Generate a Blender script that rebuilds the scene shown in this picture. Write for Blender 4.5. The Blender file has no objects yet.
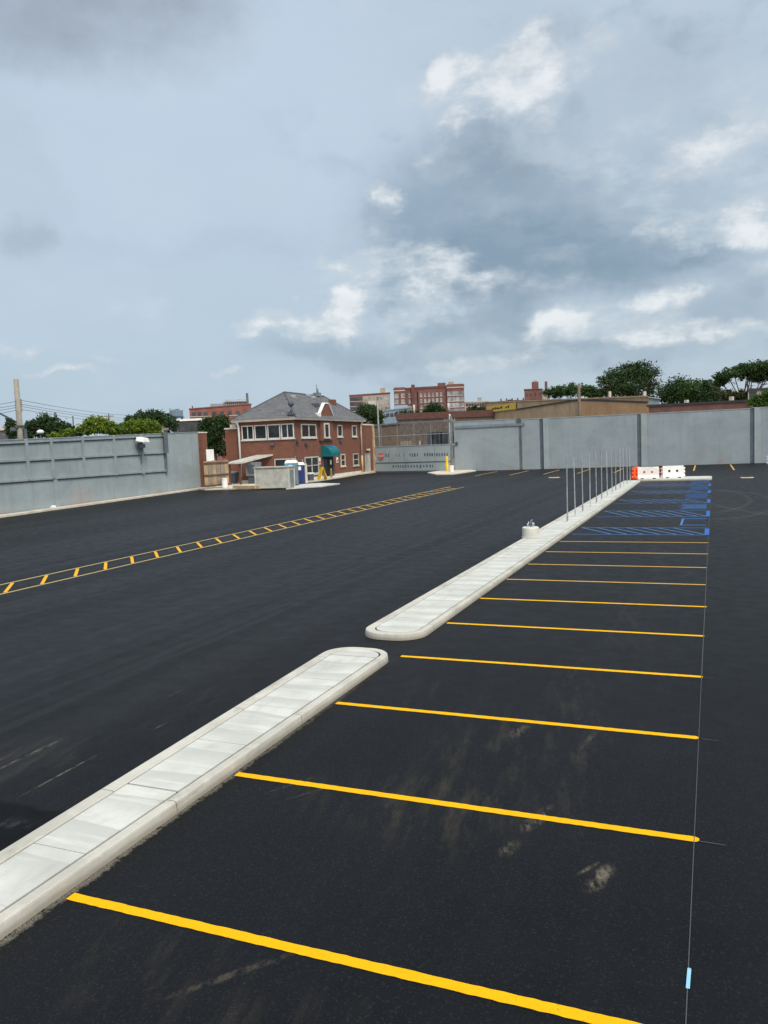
import bpy, bmesh, math, random
from mathutils import Vector, Matrix
random.seed(7)
C = bpy.context.scene.collection
R = math.radians

# ------------------------------------------------------------------ camera (solved from the stall lines' vanishing points)
F, CX, CY, H = 790.0, 384.0, 512.0, 4.2
_v1 = Vector((713 - CX, -(430 - CY), -F)).normalized()
_v2 = -Vector((-1527 - CX, -(522 - CY), -F)).normalized()
_X = (_v2 - _v1 * _v1.dot(_v2)).normalized()
_Z = _X.cross(_v1)
RM = Matrix((_X, _v1, _Z))                       # camera axes -> world axes
CAMP = Vector((0, 0, H))
def ray(px, py): return RM @ Vector((px - CX, -(py - CY), -F))
def G(px, py, z=0.0):                            # where a sight line meets the level z
    d = ray(px, py); return CAMP + d * ((z - H) / d.z)
def at_dist(px, py, D):                          # point on a sight line at ground distance D
    d = ray(px, py); return CAMP + d * (D / math.hypot(d.x, d.y))
def az_el(px, py):
    d = ray(px, py).normalized(); return math.atan2(d.x, d.y), math.asin(d.z)

cam_d = bpy.data.cameras.new('camera'); cam = bpy.data.objects.new('camera', cam_d); C.objects.link(cam)
cam.matrix_world = Matrix.Translation(CAMP) @ RM.to_4x4()
cam_d.sensor_fit = 'VERTICAL'; cam_d.sensor_height = 36.0; cam_d.lens = F / 1024 * 36
cam_d.clip_end = 6000; cam_d.clip_start = .1
bpy.context.scene.camera = cam

# ------------------------------------------------------------------ node helper
class NT:
    def __init__(s, tree):
        s.t = tree; s.n = tree.nodes; s.l = tree.links
    def set(s, sock, v):
        if isinstance(v, bpy.types.NodeSocket): s.l.new(v, sock)
        elif v is not None:
            if isinstance(v, (tuple, list)) and len(v) == 3 and sock.type == 'RGBA': v = (*v, 1)
            sock.default_value = v
    def m(s, op, a, b=None, c=None, clamp=False):
        n = s.n.new('ShaderNodeMath'); n.operation = op; n.use_clamp = clamp
        for i, v in enumerate((a, b, c)):
            if v is not None: s.set(n.inputs[i], v)
        return n.outputs[0]
    def add(s, a, b): return s.m('ADD', a, b)
    def sub(s, a, b): return s.m('SUBTRACT', a, b)
    def mul(s, a, b): return s.m('MULTIPLY', a, b)
    def vm(s, op, a, b=None, sc=None):
        n = s.n.new('ShaderNodeVectorMath'); n.operation = op
        s.set(n.inputs[0], a)
        if b is not None: s.set(n.inputs[1], b)
        if sc is not None: s.set(n.inputs['Scale'], sc)
        return n.outputs[0]
    def sep(s, v):
        n = s.n.new('ShaderNodeSeparateXYZ'); s.set(n.inputs[0], v); return n.outputs
    def comb(s, x, y, z):
        n = s.n.new('ShaderNodeCombineXYZ')
        for i, v in enumerate((x, y, z)): s.set(n.inputs[i], v)
        return n.outputs[0]
    def noise(s, v, scale=1., detail=4., rough=.55, col=False, dist=0.):
        n = s.n.new('ShaderNodeTexNoise'); s.set(n.inputs['Vector'], v)
        n.inputs['Scale'].default_value = scale; n.inputs['Detail'].default_value = detail
        n.inputs['Roughness'].default_value = rough; n.inputs['Distortion'].default_value = dist
        return n.outputs['Color' if col else 'Fac']
    def voro(s, v, scale):
        n = s.n.new('ShaderNodeTexVoronoi'); s.set(n.inputs['Vector'], v); n.inputs['Scale'].default_value = scale
        return n.outputs['Color']
    def ss(s, v, a, b, lo=0., hi=1.):
        n = s.n.new('ShaderNodeMapRange'); n.interpolation_type = 'SMOOTHSTEP'
        s.set(n.inputs[0], v)
        for i, x in enumerate((a, b, lo, hi)): n.inputs[i + 1].default_value = x
        return n.outputs[0]
    def lin(s, v, a, b, lo=0., hi=1.):
        n = s.n.new('ShaderNodeMapRange'); s.set(n.inputs[0], v)
        for i, x in enumerate((a, b, lo, hi)): n.inputs[i + 1].default_value = x
        return n.outputs[0]
    def mix(s, f, a, b, mode='MIX'):
        n = s.n.new('ShaderNodeMix'); n.data_type = 'RGBA'; n.blend_type = mode
        s.set(n.inputs[0], f); s.set(n.inputs[6], a); s.set(n.inputs[7], b)
        return n.outputs[2]
    def bump(s, h, strength, dist):
        n = s.n.new('ShaderNodeBump'); s.set(n.inputs['Height'], h)
        n.inputs['Strength'].default_value = strength; n.inputs['Distance'].default_value = dist
        return n.outputs[0]
    def pos(s): return s.n.new('ShaderNodeNewGeometry').outputs['Position']
    def obj(s): return s.n.new('ShaderNodeTexCoord').outputs['Object']

MATS = {}
def base_mat(name):
    m = bpy.data.materials.new(name); m.use_nodes = True
    t = NT(m.node_tree); b = m.node_tree.nodes['Principled BSDF']
    MATS[name] = m
    return m, t, b
def mat(name, col, rough=.7, var=.18, scale=1.5, metal=0., spec=.4, fine=0., dirt=None, bump=0.):
    """painted / plain surface with uneven tone, fine grain and optional dirt blotches"""
    if name in MATS: return MATS[name]
    m, t, b = base_mat(name)
    p = t.pos()
    n = t.noise(p, scale, 5, .6)
    dark = tuple(c * (1 - var) for c in col); lite = tuple(min(1, c * (1 + var)) for c in col)
    c = t.mix(t.ss(n, .3, .7), dark, lite)
    if fine: c = t.mix(fine, c, t.mix(t.ss(t.noise(p, scale * 14, 3), .35, .65), tuple(x * .6 for x in col), tuple(min(1, x * 1.3) for x in col)))
    if dirt: c = t.mix(t.mul(t.ss(t.noise(t.vm('MULTIPLY', p, (1, 1, .35)), scale * .8, 6, .65), .55, .75), .6), c, dirt)
    t.set(b.inputs['Base Color'], c); b.inputs['Roughness'].default_value = rough
    b.inputs['Metallic'].default_value = metal; b.inputs['Specular IOR Level'].default_value = spec
    if bump: t.set(b.inputs['Normal'], t.bump(t.noise(p, scale * 10, 4), .5, bump))
    return m

# ------------------------------------------------------------------ mesh builder
class MB:
    def __init__(s): s.bm = bmesh.new(); s.mi = 0
    def _tag(s, faces):
        for f in faces: f.material_index = s.mi
        return s
    def face(s, pts):
        vs = [s.bm.verts.new(p) for p in pts]; s._tag([s.bm.faces.new(vs)]); return s
    def box(s, x0, x1, y0, y1, z0, z1, bev=0., M=None):
        b2 = bmesh.new()
        bmesh.ops.create_cube(b2, size=1)
        bmesh.ops.scale(b2, vec=(x1 - x0, y1 - y0, z1 - z0), verts=b2.verts)
        bmesh.ops.translate(b2, vec=((x0 + x1) / 2, (y0 + y1) / 2, (z0 + z1) / 2), verts=b2.verts)
        if bev: bmesh.ops.bevel(b2, geom=b2.edges[:], offset=bev, segments=2, affect='EDGES', profile=.6)
        return s._join(b2, M)
    def _join(s, b2, M=None):
        if M is not None: bmesh.ops.transform(b2, matrix=M, verts=b2.verts)
        mp = {v: s.bm.verts.new(v.co) for v in b2.verts}
        for f in b2.faces:
            try: nf = s.bm.faces.new([mp[v] for v in f.verts]); nf.material_index = s.mi; nf.smooth = f.smooth
            except ValueError: pass
        b2.free(); return s
    def tube(s, pts, rad, n=8, caps=True, smooth=True):
        pts = [Vector(p) for p in pts]
        if not isinstance(rad, (list, tuple)): rad = [rad] * len(pts)
        rings = []
        for i, p in enumerate(pts):
            d = (pts[min(i + 1, len(pts) - 1)] - pts[max(i - 1, 0)]).normalized()
            a = d.orthogonal().normalized() if i == 0 else (a - d * a.dot(d)).normalized()
            b = d.cross(a)
            rings.append([s.bm.verts.new(p + (a * math.cos(2 * math.pi * k / n) + b * math.sin(2 * math.pi * k / n)) * rad[i]) for k in range(n)])
        for r0, r1 in zip(rings, rings[1:]):
            for k in range(n):
                f = s.bm.faces.new((r0[k], r0[(k + 1) % n], r1[(k + 1) % n], r1[k])); f.smooth = smooth; f.material_index = s.mi
        if caps:
            s._tag([s.bm.faces.new(rings[0][::-1]), s.bm.faces.new(rings[-1])])
        return s
    def lathe(s, prof, n=24, c=(0, 0, 0)):
        rings = [[s.bm.verts.new((c[0] + r * math.cos(2 * math.pi * k / n), c[1] + r * math.sin(2 * math.pi * k / n), c[2] + z)) for k in range(n)] for r, z in prof]
        for r0, r1 in zip(rings, rings[1:]):
            for k in range(n):
                f = s.bm.faces.new((r0[k], r0[(k + 1) % n], r1[(k + 1) % n], r1[k])); f.material_index = s.mi
        s._tag([s.bm.faces.new(rings[0][::-1]), s.bm.faces.new(rings[-1])])
        return s
    def prism(s, poly, z0, z1):                  # polygon in xy, extruded in z
        lo = [s.bm.verts.new((x, y, z0)) for x, y in poly]; hi = [s.bm.verts.new((x, y, z1)) for x, y in poly]
        n = len(poly)
        fs = [s.bm.faces.new(hi), s.bm.faces.new(lo[::-1])]
        for k in range(n): fs.append(s.bm.faces.new((lo[k], lo[(k + 1) % n], hi[(k + 1) % n], hi[k])))
        return s._tag(fs)
    def hexa(s, p):                              # 8 corners: four of the lower ring, four of the upper
        v = [s.bm.verts.new(q) for q in p]
        return s._tag([s.bm.faces.new([v[i] for i in f]) for f in ((3, 2, 1, 0), (4, 5, 6, 7), (0, 1, 5, 4), (1, 2, 6, 5), (2, 3, 7, 6), (3, 0, 4, 7))])
    def build(s, name, mats, parent=None, bev=0.):
        bmesh.ops.recalc_face_normals(s.bm, faces=s.bm.faces[:])
        me = bpy.data.meshes.new(name); s.bm.to_mesh(me); s.bm.free()
        for m in (mats if isinstance(mats, (list, tuple)) else [mats]): me.materials.append(m)
        o = bpy.data.objects.new(name, me); C.objects.link(o)
        if parent is not None: o.parent = parent
        if bev:
            mod = o.modifiers.new('bevel', 'BEVEL'); mod.width = bev; mod.segments = 2; mod.limit_method = 'ANGLE'
        return o

def tag(o, label=None, cat=None, group=None, kind=None):
    if label: o['label'] = label
    if cat: o['category'] = cat
    if group: o['group'] = group
    if kind: o['kind'] = kind
    return o
def thing(name, label, cat, loc=(0, 0, 0), rz=0., group=None):
    o = bpy.data.objects.new(name, None); C.objects.link(o)
    o.location = loc; o.rotation_euler = (0, 0, rz); o.empty_display_size = .3
    return tag(o, label, cat, group)
def copy_tree(o, parent=None):
    c = o.copy(); C.objects.link(c)
    if parent is not None: c.parent = parent
    for ch in list(o.children): copy_tree(ch, c)
    return c
def box(name, m, parent, *a, bev=0.): return MB().box(*a, bev=bev).build(name, m, parent)

# ------------------------------------------------------------------ world: Nishita sky under broken cloud
SUN_EL, SUN_AZ = 50.0, 130.0                     # compass azimuth from +Y towards +X
w = bpy.data.worlds.new('World'); bpy.context.scene.world = w; w.use_nodes = True
t = NT(w.node_tree); bg = w.node_tree.nodes['Background']
sky = t.n.new('ShaderNodeTexSky'); sky.sky_type = 'NISHITA'; sky.sun_disc = False
sky.sun_elevation = R(SUN_EL); sky.sun_rotation = R(SUN_AZ); sky.air_density = 1.2; sky.dust_density = 2.5
BGS = .1; bg.inputs['Strength'].default_value = BGS
d = t.n.new('ShaderNodeTexCoord').outputs['Generated']
dx, dy, dz = t.sep(d)
warp = t.vm('SUBTRACT', t.noise(d, 5.5, 5, .6, col=True), (.5, .5, .5))
warp2 = t.vm('SUBTRACT', t.noise(d, 26, 4, .6, col=True), (.5, .5, .5))
wx, wy, wz = t.sep(t.vm('ADD', t.vm('SCALE', warp, sc=.16), t.vm('SCALE', warp2, sc=.05)))
az = t.add(t.m('ARCTAN2', dx, dy), wx); el = t.add(t.m('ARCSINE', dz), t.mul(wz, .62))
fb = t.noise(t.vm('MULTIPLY', d, (1, 1, 1.9)), 4.2, 9, .62)
fb2 = t.noise(t.vm('MULTIPLY', d, (1, 1, 2.6)), 13, 8, .6)
def blobs(lst):
    tot = None
    for px, py, rx, ry, amt in lst:
        a0, e0 = az_el(px, py); k = 1 / F * 1.0
        qx = t.mul(t.sub(az, a0), math.cos(e0) / (rx * k * .92)); qy = t.mul(t.sub(el, e0), 1 / (ry * k * .92))
        r = t.m('SQRT', t.add(t.mul(qx, qx), t.mul(qy, qy)))
        v = t.ss(r, .25, 1.35, amt, 0.)
        tot = v if tot is None else t.add(tot, v)
    return tot
DK = blobs([(410, 300, 40, 12, .3), (560, 345, 60, 8, .35), (640, 268, 90, 24, .35), (480, 150, 90, 30, .2), (700, 255, 50, 10, .3), (500, 310, 60, 30, .4),(470, 225, 130, 95, .75), (560, 260, 150, 45, .55), (420, 345, 150, 24, .5), (640, 200, 110, 60, .3), (700, 312, 70, 22, .4),
            (600, 352, 150, 16, .35), (520, 160, 80, 34, .22), (395, 240, 40, 60, .3), (330, 352, 80, 12, .2), (210, 250, 200, 14, .08)])
GR = blobs([(60, 18, 150, 50, .8), (190, 10, 70, 26, .35), (18, 236, 26, 20, .4), (530, 140, 70, 40, .3), (20, 160, 40, 60, .2), (650, 90, 90, 50, .22)])
WH = blobs([(330, 285, 80, 40, .16), (440, 265, 60, 40, .2), (600, 60, 120, 60, .14), (700, 170, 90, 60, .16), (120, 330, 120, 40, .1), (100, 130, 120, 40, .08), (640, 215, 40, 22, .25),(410, 320, 50, 16, .35), (350, 330, 26, 10, .4), (440, 60, 26, 20, .45), (470, 110, 60, 22, .4), (420, 160, 16, 16, .3), (545, 325, 36, 14, .5), (575, 345, 110, 10, .35), (735, 235, 30, 14, .4), (720, 330, 50, 10, .35), (395, 205, 12, 14, .4), (350, 268, 40, 18, .22), (480, 275, 60, 16, .2),(300, 328, 62, 17, .6), (345, 303, 30, 17, .8), (262, 338, 30, 10, .4), (379, 190, 22, 17, .9), (372, 255, 60, 60, .28), (505, 72, 62, 48, .7), (560, 60, 60, 50, .3),
            (425, 78, 22, 26, .4), (600, 322, 95, 22, .55), (655, 298, 36, 14, .6), (690, 228, 75, 26, .45), (748, 268, 18, 12, .7), (745, 215, 40, 24, .3), (560, 285, 60, 20, .3), (640, 150, 70, 40, .3), (450, 130, 20, 20, .3), (440, 295, 60, 40, .35),
            (480, 365, 90, 12, .4), (20, 345, 30, 9, .6), (62, 373, 32, 7, .5), (100, 358, 40, 5, .3), (228, 375, 14, 6, .5), (690, 335, 90, 14, .3), (150, 300, 60, 14, .2), (730, 130, 60, 50, .3)])
veil = t.mix(t.ss(el, .0, .42), (.42, .53, .625), (.50, .598, .715))
veil = t.mix(t.mul(t.ss(fb, .4, .66), .35), veil, (.54, .63, .735))
east = t.mul(t.ss(az, -.46, -.22), .55)
veil = t.mix(east, veil, (.43, .52, .60))
c = t.mix(t.m('MULTIPLY', DK, t.lin(fb, .3, .65, 1.15, .75), clamp=True), veil, (.22, .31, .40))
c = t.mix(t.m('MULTIPLY', GR, t.lin(fb, .3, .65, 1.2, .5), clamp=True), c, (.29, .34, .40))
fb3 = t.noise(t.vm('MULTIPLY', d, (1, 1, 1.5)), 34, 7, .62)
wm = t.add(WH, t.mul(t.m('MULTIPLY', WH, 3., clamp=True), t.add(t.mul(t.sub(fb2, .47), 1.9), t.mul(t.sub(fb3, .5), .9))))
c = t.mix(t.mul(t.ss(wm, .14, .9), .88), c, (.565, .625, .675))
c = t.mix(t.mul(t.ss(wm, .58, 1.15), .9), c, (.80, .83, .845))
c = t.mix(t.mul(t.ss(fb2, .45, .62), t.mul(t.ss(az, -.5, -.15), .10)), c, (.60, .66, .71))
dw = t.vm('ADD', t.vm('MULTIPLY', d, (1, 1, 1.7)), t.vm('SCALE', warp, sc=.10))
eA = t.noise(dw, 6.0, 10, .52); eB = t.noise(t.vm('ADD', dw, (.012, 0., .05)), 6.0, 10, .52)
emb = t.sub(eA, eB); east2 = t.add(t.mul(t.ss(az, -.62, -.3), .95), .03)
c = t.mix(t.mul(t.mul(t.ss(emb, .02, .2), east2), .38), c, (.57, .64, .70))
c = t.mix(t.mul(t.mul(t.ss(emb, -.02, -.2), east2), .42), c, (.245, .325, .43))
# the deck is thin and bright round the sun, behind the viewer
sa, se = R(SUN_AZ), R(SUN_EL)
sdir = (math.sin(sa) * math.cos(se), math.cos(sa) * math.cos(se), math.sin(se))
dn = t.n.new('ShaderNodeVectorMath'); dn.operation = 'DOT_PRODUCT'; t.set(dn.inputs[0], d); t.set(dn.inputs[1], sdir)
c = t.mix(t.ss(dn.outputs['Value'], .15, 1.0, 0, .9), c, (1.5, 1.5, 1.45))
CLOUD = 1 / BGS
cs = t.vm('SCALE', c, sc=CLOUD * .84)
t.set(bg.inputs['Color'], t.mix(.92, sky.outputs[0], cs))

sd = bpy.data.lights.new('sun', 'SUN'); sd.energy = 1.7; sd.angle = R(11); sd.color = (1, .95, .87)
so = bpy.data.objects.new('sun', sd); C.objects.link(so)
so.rotation_euler = Vector(sdir).to_track_quat('Z', 'Y').to_euler(); so.location = (20, -30, 60)
vs = bpy.context.scene.view_settings; vs.view_transform = 'Standard'; vs.look = 'None'; vs.gamma = 1; vs.exposure = .4; vs.use_curve_mapping = False

# ------------------------------------------------------------------ materials
def asphalt_mat():
    m, t, b = base_mat('asphalt')
    p = t.pos(); x, y, z = t.sep(p)
    n1 = t.noise(p, 2.2, 6, .65); n0 = t.noise(p, .16, 4, .55)
    spk = t.noise(p, 95, 2, .6); vor = t.sep(t.voro(p, 55))[0]
    c = t.mix(t.ss(n1, .25, .75), (.0040, .0045, .0056), (.0072, .0081, .0100))
    c = t.mix(t.mul(t.ss(n0, .35, .65), .5), c, (.0095, .0108, .0135))
    # paver lanes: long streaks in the laying direction
    st = t.noise(t.comb(t.mul(x, 1.3), t.mul(y, .018), 0.), 1., 5, .7)
    st2 = t.noise(t.comb(t.mul(x, .35), t.mul(y, .008), 5.), 1., 3, .5)
    lane = t.add(t.ss(x, -7., -8.5, 0, .85), .12)
    c = t.mix(t.mul(t.mul(t.ss(st, .50, .60), lane), .5), c, (.021, .023, .0265))
    c = t.mix(t.mul(t.mul(t.ss(st2, .46, .56), lane), .5), c, (.016, .0175, .0205))
    seam = t.m('ABSOLUTE', t.sub(t.m('FRACT', t.add(t.mul(x, 1 / 3.7), t.mul(t.noise(t.comb(0., t.mul(y, .15), 0.), 1., 2), .05))), .5))
    c = t.mix(t.mul(t.ss(seam, .008, .0, 0, 1), t.mul(t.ss(x, -7, -9), .35)), c, (.006, .006, .008))
    gr = t.noise(p, 38, 3, .75)
    c = t.mix(t.ss(gr, .40, .28, 0, .75), c, (.0015, .0016, .0018)); c = t.mix(t.ss(gr, .56, .70, 0, .6), c, (.019, .0205, .0225))
    c = t.mix(t.mul(t.ss(vor, .84, .97), .4), c, (.026, .027, .029))
    c = t.mix(t.mul(t.ss(spk, .58, .70), .6), c, (.026, .027, .030))
    c = t.mix(t.mul(t.ss(spk, .42, .30), .6), c, (.003, .003, .004))
    # dried mud and dust
    def ell(cx, cy, rx, ry, rot, lo=.3, hi=1.2):
        ca, sa = math.cos(R(rot)), math.sin(R(rot))
        ux = t.sub(x, cx); uy = t.sub(y, cy)
        a = t.add(t.mul(ux, ca / rx), t.mul(uy, sa / rx)); bb = t.add(t.mul(ux, -sa / ry), t.mul(uy, ca / ry))
        r = t.m('SQRT', t.add(t.mul(a, a), t.mul(bb, bb)))
        return t.ss(t.add(r, t.mul(t.sub(n1, .5), .9)), lo, hi, 1, 0)
    drag = t.noise(t.comb(t.add(t.mul(x, 3.), t.mul(y, .5)), t.mul(y, .55), 0.), 1.4, 6, .72)
    dragf = t.noise(t.comb(t.add(t.mul(x, 5.5), t.mul(y, 1.4)), t.mul(y, 2.2), 7.3), 1.9, 9, .78)
    DUST = (.080, .065, .048)
    for e, a, lo in ((ell(-2.9, 9.6, 1.0, 3.2, 8), .30, .45), (ell(-1.9, 11.5, .6, 4.5, 8), .28, .45), (ell(-3.4, 8.2, 1.6, .9, 0), .30, .44),
                     (ell(-1.7, 18, .7, 5, 4), .22, .45), (ell(-4.4, 4.9, 1.0, .8, 0), .22, .46), (ell(-3.0, 4.6, 1.2, .5, 20), .18, .46),
                     (ell(-9.0, 7.6, 1.3, 1.3, 0), .34, .44), (ell(-8.2, 10.5, 1.0, 2., 0), .2, .48), (ell(.9, 45, 1.2, 16, 3), .28, .42),
                     (ell(-10, 14, 2.5, 4, 0), .12, .48), (ell(-4.6, 12.2, .5, 1.0, 0), .25, .45), (ell(-20, 40, 3, 22, 0), .14, .5)):
        c = t.mix(t.mul(t.mul(e, t.mul(t.ss(drag, lo, lo + .25), t.ss(n1, .25, .6))), a * .95), c, DUST)
    for e, a in ((ell(-1.02, 7.34, .10, .30, -14, .2, 1.2), .9), (ell(-1.14, 7.5, .03, .22, -30), .5), (ell(-1.95, 7.65, .09, .22, -10), .4), (ell(-1.82, 8.35, .10, .42, -14), .6), (ell(-2.6, 10.9, .12, .3, -10), .4),
                 (ell(-1.6, 10.9, .05, .5, -8), .25), (ell(-8.02, 7.7, .022, .75, 1), .8), (ell(-9.0, 8.1, .05, .7, 0), .6), (ell(-9.25, 7.4, .04, .5, 2), .6), (ell(-3.6, 5.0, .05, .6, -40), .3),
                 (ell(-7.9, 9.6, .03, .22, 0), .5), (ell(-8.7, 11, .03, .3, 0), .4), (ell(-4.9, 8.3, .03, .4, -30), .25), (ell(-4.55, 8.2, .03, .5, -35), .25)):
        c = t.mix(t.mul(t.mul(e, t.ss(dragf, .42, .62)), a * .8), c, (.22, .185, .135))
    # tyre arcs turning at the far end of the aisle
    for cx, cy, rr in ((-1.2, 52, 3.2), (-.2, 50, 3.4), (5.5, 60, 6.8)):
        rad = t.m('SQRT', t.add(t.m('POWER', t.sub(x, cx), 2.), t.m('POWER', t.mul(t.sub(y, cy), .35), 2.)))
        ring = t.ss(t.m('ABSOLUTE', t.sub(rad, rr)), .22, .05, 0, 1)
        c = t.mix(t.mul(t.mul(ring, t.ss(x, -.3, .4)), .14), c, (.11, .10, .085))
    # fresh hand-laid patch beside the near island
    pm = t.mul(t.ss(t.add(x, t.mul(t.sub(n1, .5), .2)), -6.9, -7.0), t.mul(t.ss(t.add(y, t.mul(t.sub(n1, .5), .5)), 5.2, 5.3), t.ss(t.add(y, t.mul(t.sub(n1, .5), .5)), 6.85, 6.78)))
    c = t.mix(t.mul(pm, .92), c, (.0008, .0008, .0010))
    c = t.mix(t.mul(t.mul(pm, t.mul(ell(-7.5, 6.42, .34, .14, 10), t.ss(dragf, .46, .56))), .3), c, (.07, .07, .072))
    # pale grit swept out of the kerb joint
    gk = t.mul(t.ss(t.add(x, t.add(t.mul(t.sub(n1, .5), .16), t.mul(t.sub(t.noise(p, 16, 5, .7), .5), .16))), -5.69, -5.75, 0, 1), t.ss(x, -6.2, -6.0))
    c = t.mix(t.mul(t.mul(gk, t.ss(t.noise(p, 7, 5, .7), .36, .5)), t.ss(y, 15, 5.5, 0, .85)), c, t.mix(t.ss(spk, .4, .6), (.05, .045, .037), (.26, .235, .19)))
    t.set(b.inputs['Base Color'], c)
    t.set(b.inputs['Roughness'], t.lin(n1, .3, .7, .42, .56)); b.inputs['Specular IOR Level'].default_value = .075
    t.set(b.inputs['Normal'], t.bump(t.add(t.add(t.mul(vor, .5), spk), gr), .6, .008))
    return m
def concrete_mat(name, col, band=False, dirt=.35, edge=False):
    m, t, b = base_mat(name)
    p = t.pos(); x, y, z = t.sep(p)
    n = t.noise(p, .9, 6, .6); f = t.noise(p, 30, 4, .65); g = t.noise(t.vm('MULTIPLY', p, (3, 1.2, 3)), 1.1, 6, .7)
    c = t.mix(t.ss(n, .3, .7), tuple(v * .84 for v in col), tuple(v * 1.08 for v in col))
    if band:                                    # trowel passes and score marks, three to a panel
        u = t.m('FRACT', t.add(t.mul(y, 1 / .74), t.mul(t.noise(p, .8, 2), .5)))
        c = t.mix(t.mul(t.ss(u, .3, .98), .7), c, tuple(v * .74 for v in col))
        c = t.mix(t.mul(t.ss(t.noise(t.comb(t.mul(x, .6), t.mul(y, 7.), 0.), 1., 4), .52, .7), .5), c, tuple(v * 1.16 for v in col))
    c = t.mix(t.mul(t.ss(g, .5, .72), dirt), c, (col[0] * .55, col[1] * .52, col[2] * .46))
    c = t.mix(t.mul(t.ss(f, .56, .7), .25), c, tuple(v * .6 for v in col))
    if edge:                                    # contraction joints, chips and mud
        jt = t.m('ABSOLUTE', t.sub(t.m('FRACT', t.mul(t.add(y, .4), 1 / 3.05)), .5))
        c = t.mix(t.ss(jt, .0028, .0012, 0, .8), c, (.06, .055, .048))
        c = t.mix(t.mul(t.ss(t.noise(p, 7, 6, .75), .60, .72), .45), c, tuple(v * .5 for v in col))
        c = t.mix(t.mul(t.ss(t.noise(p, 3.2, 4, .6), .56, .66), .3), c, tuple(v * 1.25 for v in col))
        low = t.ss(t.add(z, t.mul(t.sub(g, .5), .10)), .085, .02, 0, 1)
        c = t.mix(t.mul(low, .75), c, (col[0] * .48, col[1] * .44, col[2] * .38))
    t.set(b.inputs['Base Color'], c); b.inputs['Roughness'].default_value = .88; b.inputs['Specular IOR Level'].default_value = .25
    t.set(b.inputs['Normal'], t.bump(t.add(f, t.mul(g, .5)), .5, .004))
    return m
def line_paint(name, col, wear=.5):
    m, t, b = base_mat(name)
    p = t.pos(); n = t.noise(p, 60, 4, .7); n2 = t.noise(p, 3.5, 5, .7)
    c = t.mix(t.ss(n2, .3, .7), tuple(v * .88 for v in col), col)
    c = t.mix(t.mul(t.ss(t.add(n, t.mul(t.sub(n2, .5), .3)), .57, .72), wear), c, (.03, .027, .02))
    t.set(b.inputs['Base Color'], c); b.inputs['Roughness'].default_value = .7; b.inputs['Specular IOR Level'].default_value = .12
    t.set(b.inputs['Normal'], t.bump(n, .5, .003))
    return m
def wall_paint(name, col):
    """grey paint rolled on concrete panels, with the rectangles of covered-up graffiti"""
    m, t, b = base_mat(name)
    p = t.pos(); x, y, z = t.sep(p)
    n = t.noise(p, .35, 5, .6); v = t.noise(t.comb(x, y, t.mul(z, .06)), 2.2, 6, .7); f = t.noise(p, 9, 4, .6)
    c = t.mix(t.ss(n, .3, .7), tuple(q * .90 for q in col), tuple(q * 1.07 for q in col))
    cell = t.sep(t.voro(t.comb(t.mul(t.add(x, y), .30), 0., t.mul(z, .55)), 1.))[0]
    c = t.mix(t.mul(t.ss(cell, .55, .6), .4), c, tuple(q * 1.12 for q in col))
    cell2 = t.sep(t.voro(t.comb(t.mul(t.add(x, y), .8), 3., t.mul(z, 1.1)), 1.))[1]
    c = t.mix(t.mul(t.mul(t.ss(cell2, .72, .76), t.ss(z, 1., 2.5)), .25), c, tuple(q * .82 for q in col))
    c = t.mix(t.mul(t.ss(t.noise(t.comb(t.mul(t.add(x, y), .6), 0., t.mul(z, 2.2)), 1.2, 5, .7), .5, .62), .22), c, tuple(q * .78 for q in col))
    px_, py_ = G(56, 506).x, G(56, 506).y
    near = t.ss(t.m('SQRT', t.add(t.m('POWER', t.sub(x, px_), 2.), t.m('POWER', t.sub(y, py_), 2.))), 3.6, .8, 0, 1)
    c = t.mix(t.mul(t.mul(near, t.ss(t.add(z, t.mul(t.sub(f, .5), 1.6)), 1.9, 1.0)), t.mul(t.ss(f, .38, .50), .9)), c, (.55, .33, .22))
    c = t.mix(t.mul(t.ss(v, .48, .72), .42), c, tuple(q * .70 for q in col))
    rust = t.mul(t.ss(t.add(z, t.mul(t.sub(v, .5), 1.0)), .7, .1), t.ss(t.noise(p, .5, 5, .7), .52, .66))
    c = t.mix(t.mul(rust, .55), c, (.36, .21, .13))
    c = t.mix(t.mul(t.ss(f, .58, .7), .14), c, tuple(q * .6 for q in col))
    t.set(b.inputs['Base Color'], c); b.inputs['Roughness'].default_value = .75; b.inputs['Specular IOR Level'].default_value = .3
    return m
def brick_mat(name, col, mortar=(.30, .27, .24), big=1.):
    m, t, b = base_mat(name)
    o = t.obj(); x, y, z = t.sep(o)
    br = t.n.new('ShaderNodeTexBrick'); t.set(br.inputs['Vector'], t.comb(t.add(x, y), z, 0.))
    br.inputs['Scale'].default_value = 1 / big; br.inputs['Brick Width'].default_value = .22; br.inputs['Row Height'].default_value = .075; br.inputs['Mortar Size'].default_value = .010
    br.inputs['Color1'].default_value = (*tuple(v * .8 for v in col), 1); br.inputs['Color2'].default_value = (*tuple(v * 1.25 for v in col), 1); br.inputs['Mortar'].default_value = (*mortar, 1)
    n = t.noise(o, .8, 6, .65); v = t.noise(t.comb(x, y, t.mul(z, .15)), 1.4, 5, .7)
    c = t.mix(t.ss(n, .3, .7, 0, .5), br.outputs[0], tuple(q * .7 for q in col))
    c = t.mix(t.mul(t.ss(v, .52, .72), .35), c, (col[0] * .55 + .03, col[1] * .6 + .03, col[2] * .6 + .03))
    t.set(b.inputs['Base Color'], c); b.inputs['Roughness'].default_value = .9; b.inputs['Specular IOR Level'].default_value = .2
    return m
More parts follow.
